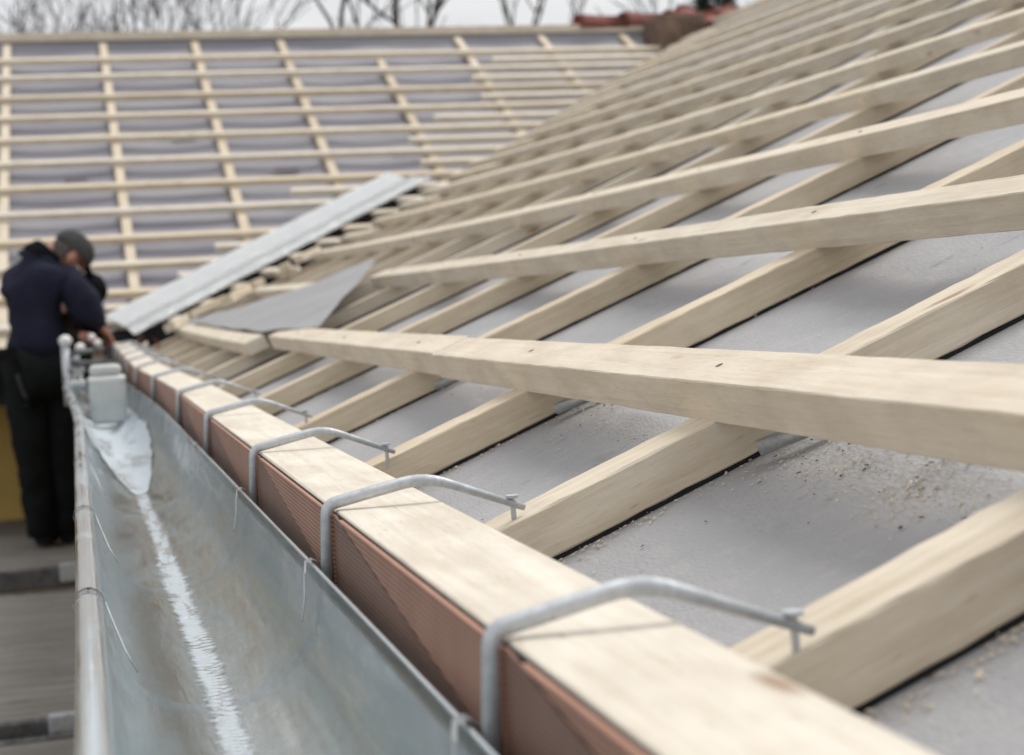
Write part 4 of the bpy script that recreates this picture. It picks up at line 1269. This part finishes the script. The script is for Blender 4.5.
# ------------------------------------------------------------------ trees
def bare_tree(loc, h, seed, label, spread=0.55, trunk_r=0.16, forks=3):
    rnd = random.Random(seed)
    t = empty('bare_tree', loc)
    tb = bmesh.new(); cb = bmesh.new()
    def grow(p, d, L, r, lvl):
        n = 4
        pts = [p]; rs = [r]
        dd = d.copy()
        for k in range(n):
            dd = (dd + Vector((rnd.uniform(-1, 1), rnd.uniform(-1, 1), rnd.uniform(-0.4, 0.9))) * (0.13 + 0.05 * lvl)).normalized()
            p = p + dd * L / n
            pts.append(p); rs.append(max(0.011, r * (1 - 0.36 * (k + 1) / n)))
        tube_bm(tb if lvl < 2 else cb, pts, rs, 8 if lvl < 2 else (5 if lvl < 4 else 3), cap=False)
        if lvl >= 5: return
        kids = forks if lvl == 0 else rnd.choice((3, 4)) if lvl < 4 else 4
        for k in range(kids):
            i = n if k == 0 else rnd.randint(1, n)
            a_ = rnd.uniform(0, 6.283)
            o1 = dd.orthogonal().normalized(); o2 = dd.cross(o1)
            nd = (dd + (o1 * math.cos(a_) + o2 * math.sin(a_)) * rnd.uniform(0.45, 1.0) * (0.6 if k == 0 else 1) + Vector((0, 0, 0.18))).normalized()
            grow(pts[i], nd, L * rnd.uniform(0.58, 0.78), max(0.011, rs[i] * rnd.uniform(0.62, 0.85)), lvl + 1)
    grow(Vector((0, 0, 0)), Vector((rnd.uniform(-.06, .06), 0, 1)), h * 0.34, trunk_r, 0)
    obj('trunk', tb, M['bark'], t, smooth=True)
    obj('crown', cb, M['twig'], t, smooth=True)
    return tag(t, label, 'tree', 'bare winter trees beyond the far ridge')
specs = [
    (-3.6, 31, 12.5, 11, 'bushy bare tree leftmost beyond the far ridge', 0.12, 4),
    (-0.9, 27, 11.0, 23, 'bare tree above the standing worker with fine twigs', 0.11, 4),
    (1.0, 33, 12.6, 31, 'bare tree with spreading twigs above the third counter batten', 0.12, 4),
    (-2.3, 35, 13.0, 47, 'second bare tree from the left, farther back with dense twigs', 0.10, 5),
    (0.4, 38, 14.2, 53, 'farther bare tree between the worker and the second counter batten', 0.10, 5),
    (5.3, 32, 16.5, 5, 'bare tree with thick dark forked stems near the middle of the ridge', 0.26, 2),
    (7.7, 33, 16.0, 64, 'slender dark bare tree right of the forked one', 0.16, 2),
    (10.0, 36, 11.5, 77, 'sparse bare tree above the right part of the far ridge', 0.10, 3),
    (12.6, 34, 12.6, 89, 'bare tree rising behind the tiled roof end', 0.14, 4),
    (15.8, 38, 13.0, 97, 'bare tree at the upper edge right of the tiled roof end', 0.12, 4),
]
for x, y, h, sd, lab, tr, fk in specs:
    bare_tree((x, y, -4.0), h, sd, lab, trunk_r=tr, forks=fk)

def conifer(loc, h, r, seed, label):
    rnd = random.Random(seed); t = empty('conifer', loc)
    bm = tube_bm(bmesh.new(), [(0, 0, 0), (0, 0, h * .5), (0.02, 0, h)], [0.11, 0.07, 0.01], 8)
    obj('trunk', bm, M['bark'], t)
    bm = bmesh.new()
    for _ in range(9000):
        z = h * (0.12 + 0.88 * rnd.random() ** 0.9); rr = r * (1 - z / h) ** 0.75 * (0.8 + 0.3 * math.sin(z * 6)) + 0.05
        a_ = rnd.uniform(0, 6.283); q = rr * (0.45 + 0.55 * rnd.random() ** 0.4)
        p = Vector((math.cos(a_) * q, math.sin(a_) * q, z - q * 0.25))
        d = Vector((math.cos(a_) + rnd.uniform(-.5, .5), math.sin(a_) + rnd.uniform(-.5, .5), rnd.uniform(-.5, .4))).normalized() * rnd.uniform(0.07, 0.16)
        s_ = d.orthogonal().normalized() * 0.022
        bm.faces.new([bm.verts.new(v) for v in (p - s_, p + d, p + s_)])
    obj('crown', bm, M['needle'], t)
    return tag(t, label, 'tree')
conifer((6.25, 15.9, -4.0), 7.1, 1.1, 3, 'dark conifer top showing beside the old roof tiles')
conifer((7.75, 17.5, -4.0), 7.45, 1.2, 9, 'dark conifer top behind the near ridge at the upper edge')

# ------------------------------------------------------------------ light, sky, camera
w = bpy.data.worlds.new('World'); scene.world = w; w.use_nodes = True
nt = w.node_tree; bg = nt.nodes['Background']
SUN_EL, SUN_AZ = R(62), R(60)
sky = nt.nodes.new('ShaderNodeTexSky'); sky.sky_type = 'NISHITA'; sky.sun_disc = False
sky.sun_elevation = SUN_EL; sky.sun_rotation = SUN_AZ; sky.air_density = 1.5; sky.dust_density = 4.0
tc = nt.nodes.new('ShaderNodeTexCoord')
mp = nt.nodes.new('ShaderNodeMapping'); mp.inputs['Scale'].default_value = (3, 3, 9)
nt.links.new(tc.outputs['Generated'], mp.inputs['Vector'])
cn = N(nt, 'ShaderNodeTexNoise', Scale=1.3, Detail=6.0, Roughness=0.55)
nt.links.new(mp.outputs[0], cn.inputs['Vector'])
cr = ramp(nt, [(0.32, (7.0, 7.1, 7.5)), (0.62, (8.9, 8.9, 8.9))])
nt.links.new(cn.outputs[0], cr.inputs[0])
c = mix(nt, 0.93, sky.outputs[0], cr.outputs[0])
nt.links.new(c, bg.inputs['Color']); bg.inputs['Strength'].default_value = 0.104
sd = bpy.data.lights.new('Sun', 'SUN'); sd.energy = 2.1; sd.angle = R(32); sd.color = (1.0, 0.97, 0.92)
so = bpy.data.objects.new('sun', sd); link(so)
dirv = Vector((math.cos(SUN_EL) * math.sin(SUN_AZ), math.cos(SUN_EL) * math.cos(SUN_AZ), math.sin(SUN_EL)))
so.rotation_euler = dirv.to_track_quat('Z', 'Y').to_euler()

cam = bpy.data.cameras.new('Camera'); co = bpy.data.objects.new('camera', cam); link(co)
rows_ = [Vector((0.96788976, -0.2451935, -0.0554037)), Vector((0.06570957, 0.03404597, 0.9972578)), Vector((0.24263485, 0.96887616, -0.04906431))]
mw = Matrix((rows_[0], rows_[1], -rows_[2])).transposed().to_4x4()
co.matrix_world = mw
cam.sensor_width = 36; cam.lens = 1703.53 / 1024 * 36
cam.clip_start = 0.02; cam.clip_end = 900
cam.dof.use_dof = True; cam.dof.focus_distance = 1.45; cam.dof.aperture_fstop = 9.2
scene.camera = co
scene.render.resolution_x = 1024; scene.render.resolution_y = 755
scene.view_settings.view_transform = 'Standard'; scene.view_settings.look = 'None'; scene.view_settings.exposure = 0
try:
    scene.cycles.use_denoising = True
except Exception: pass
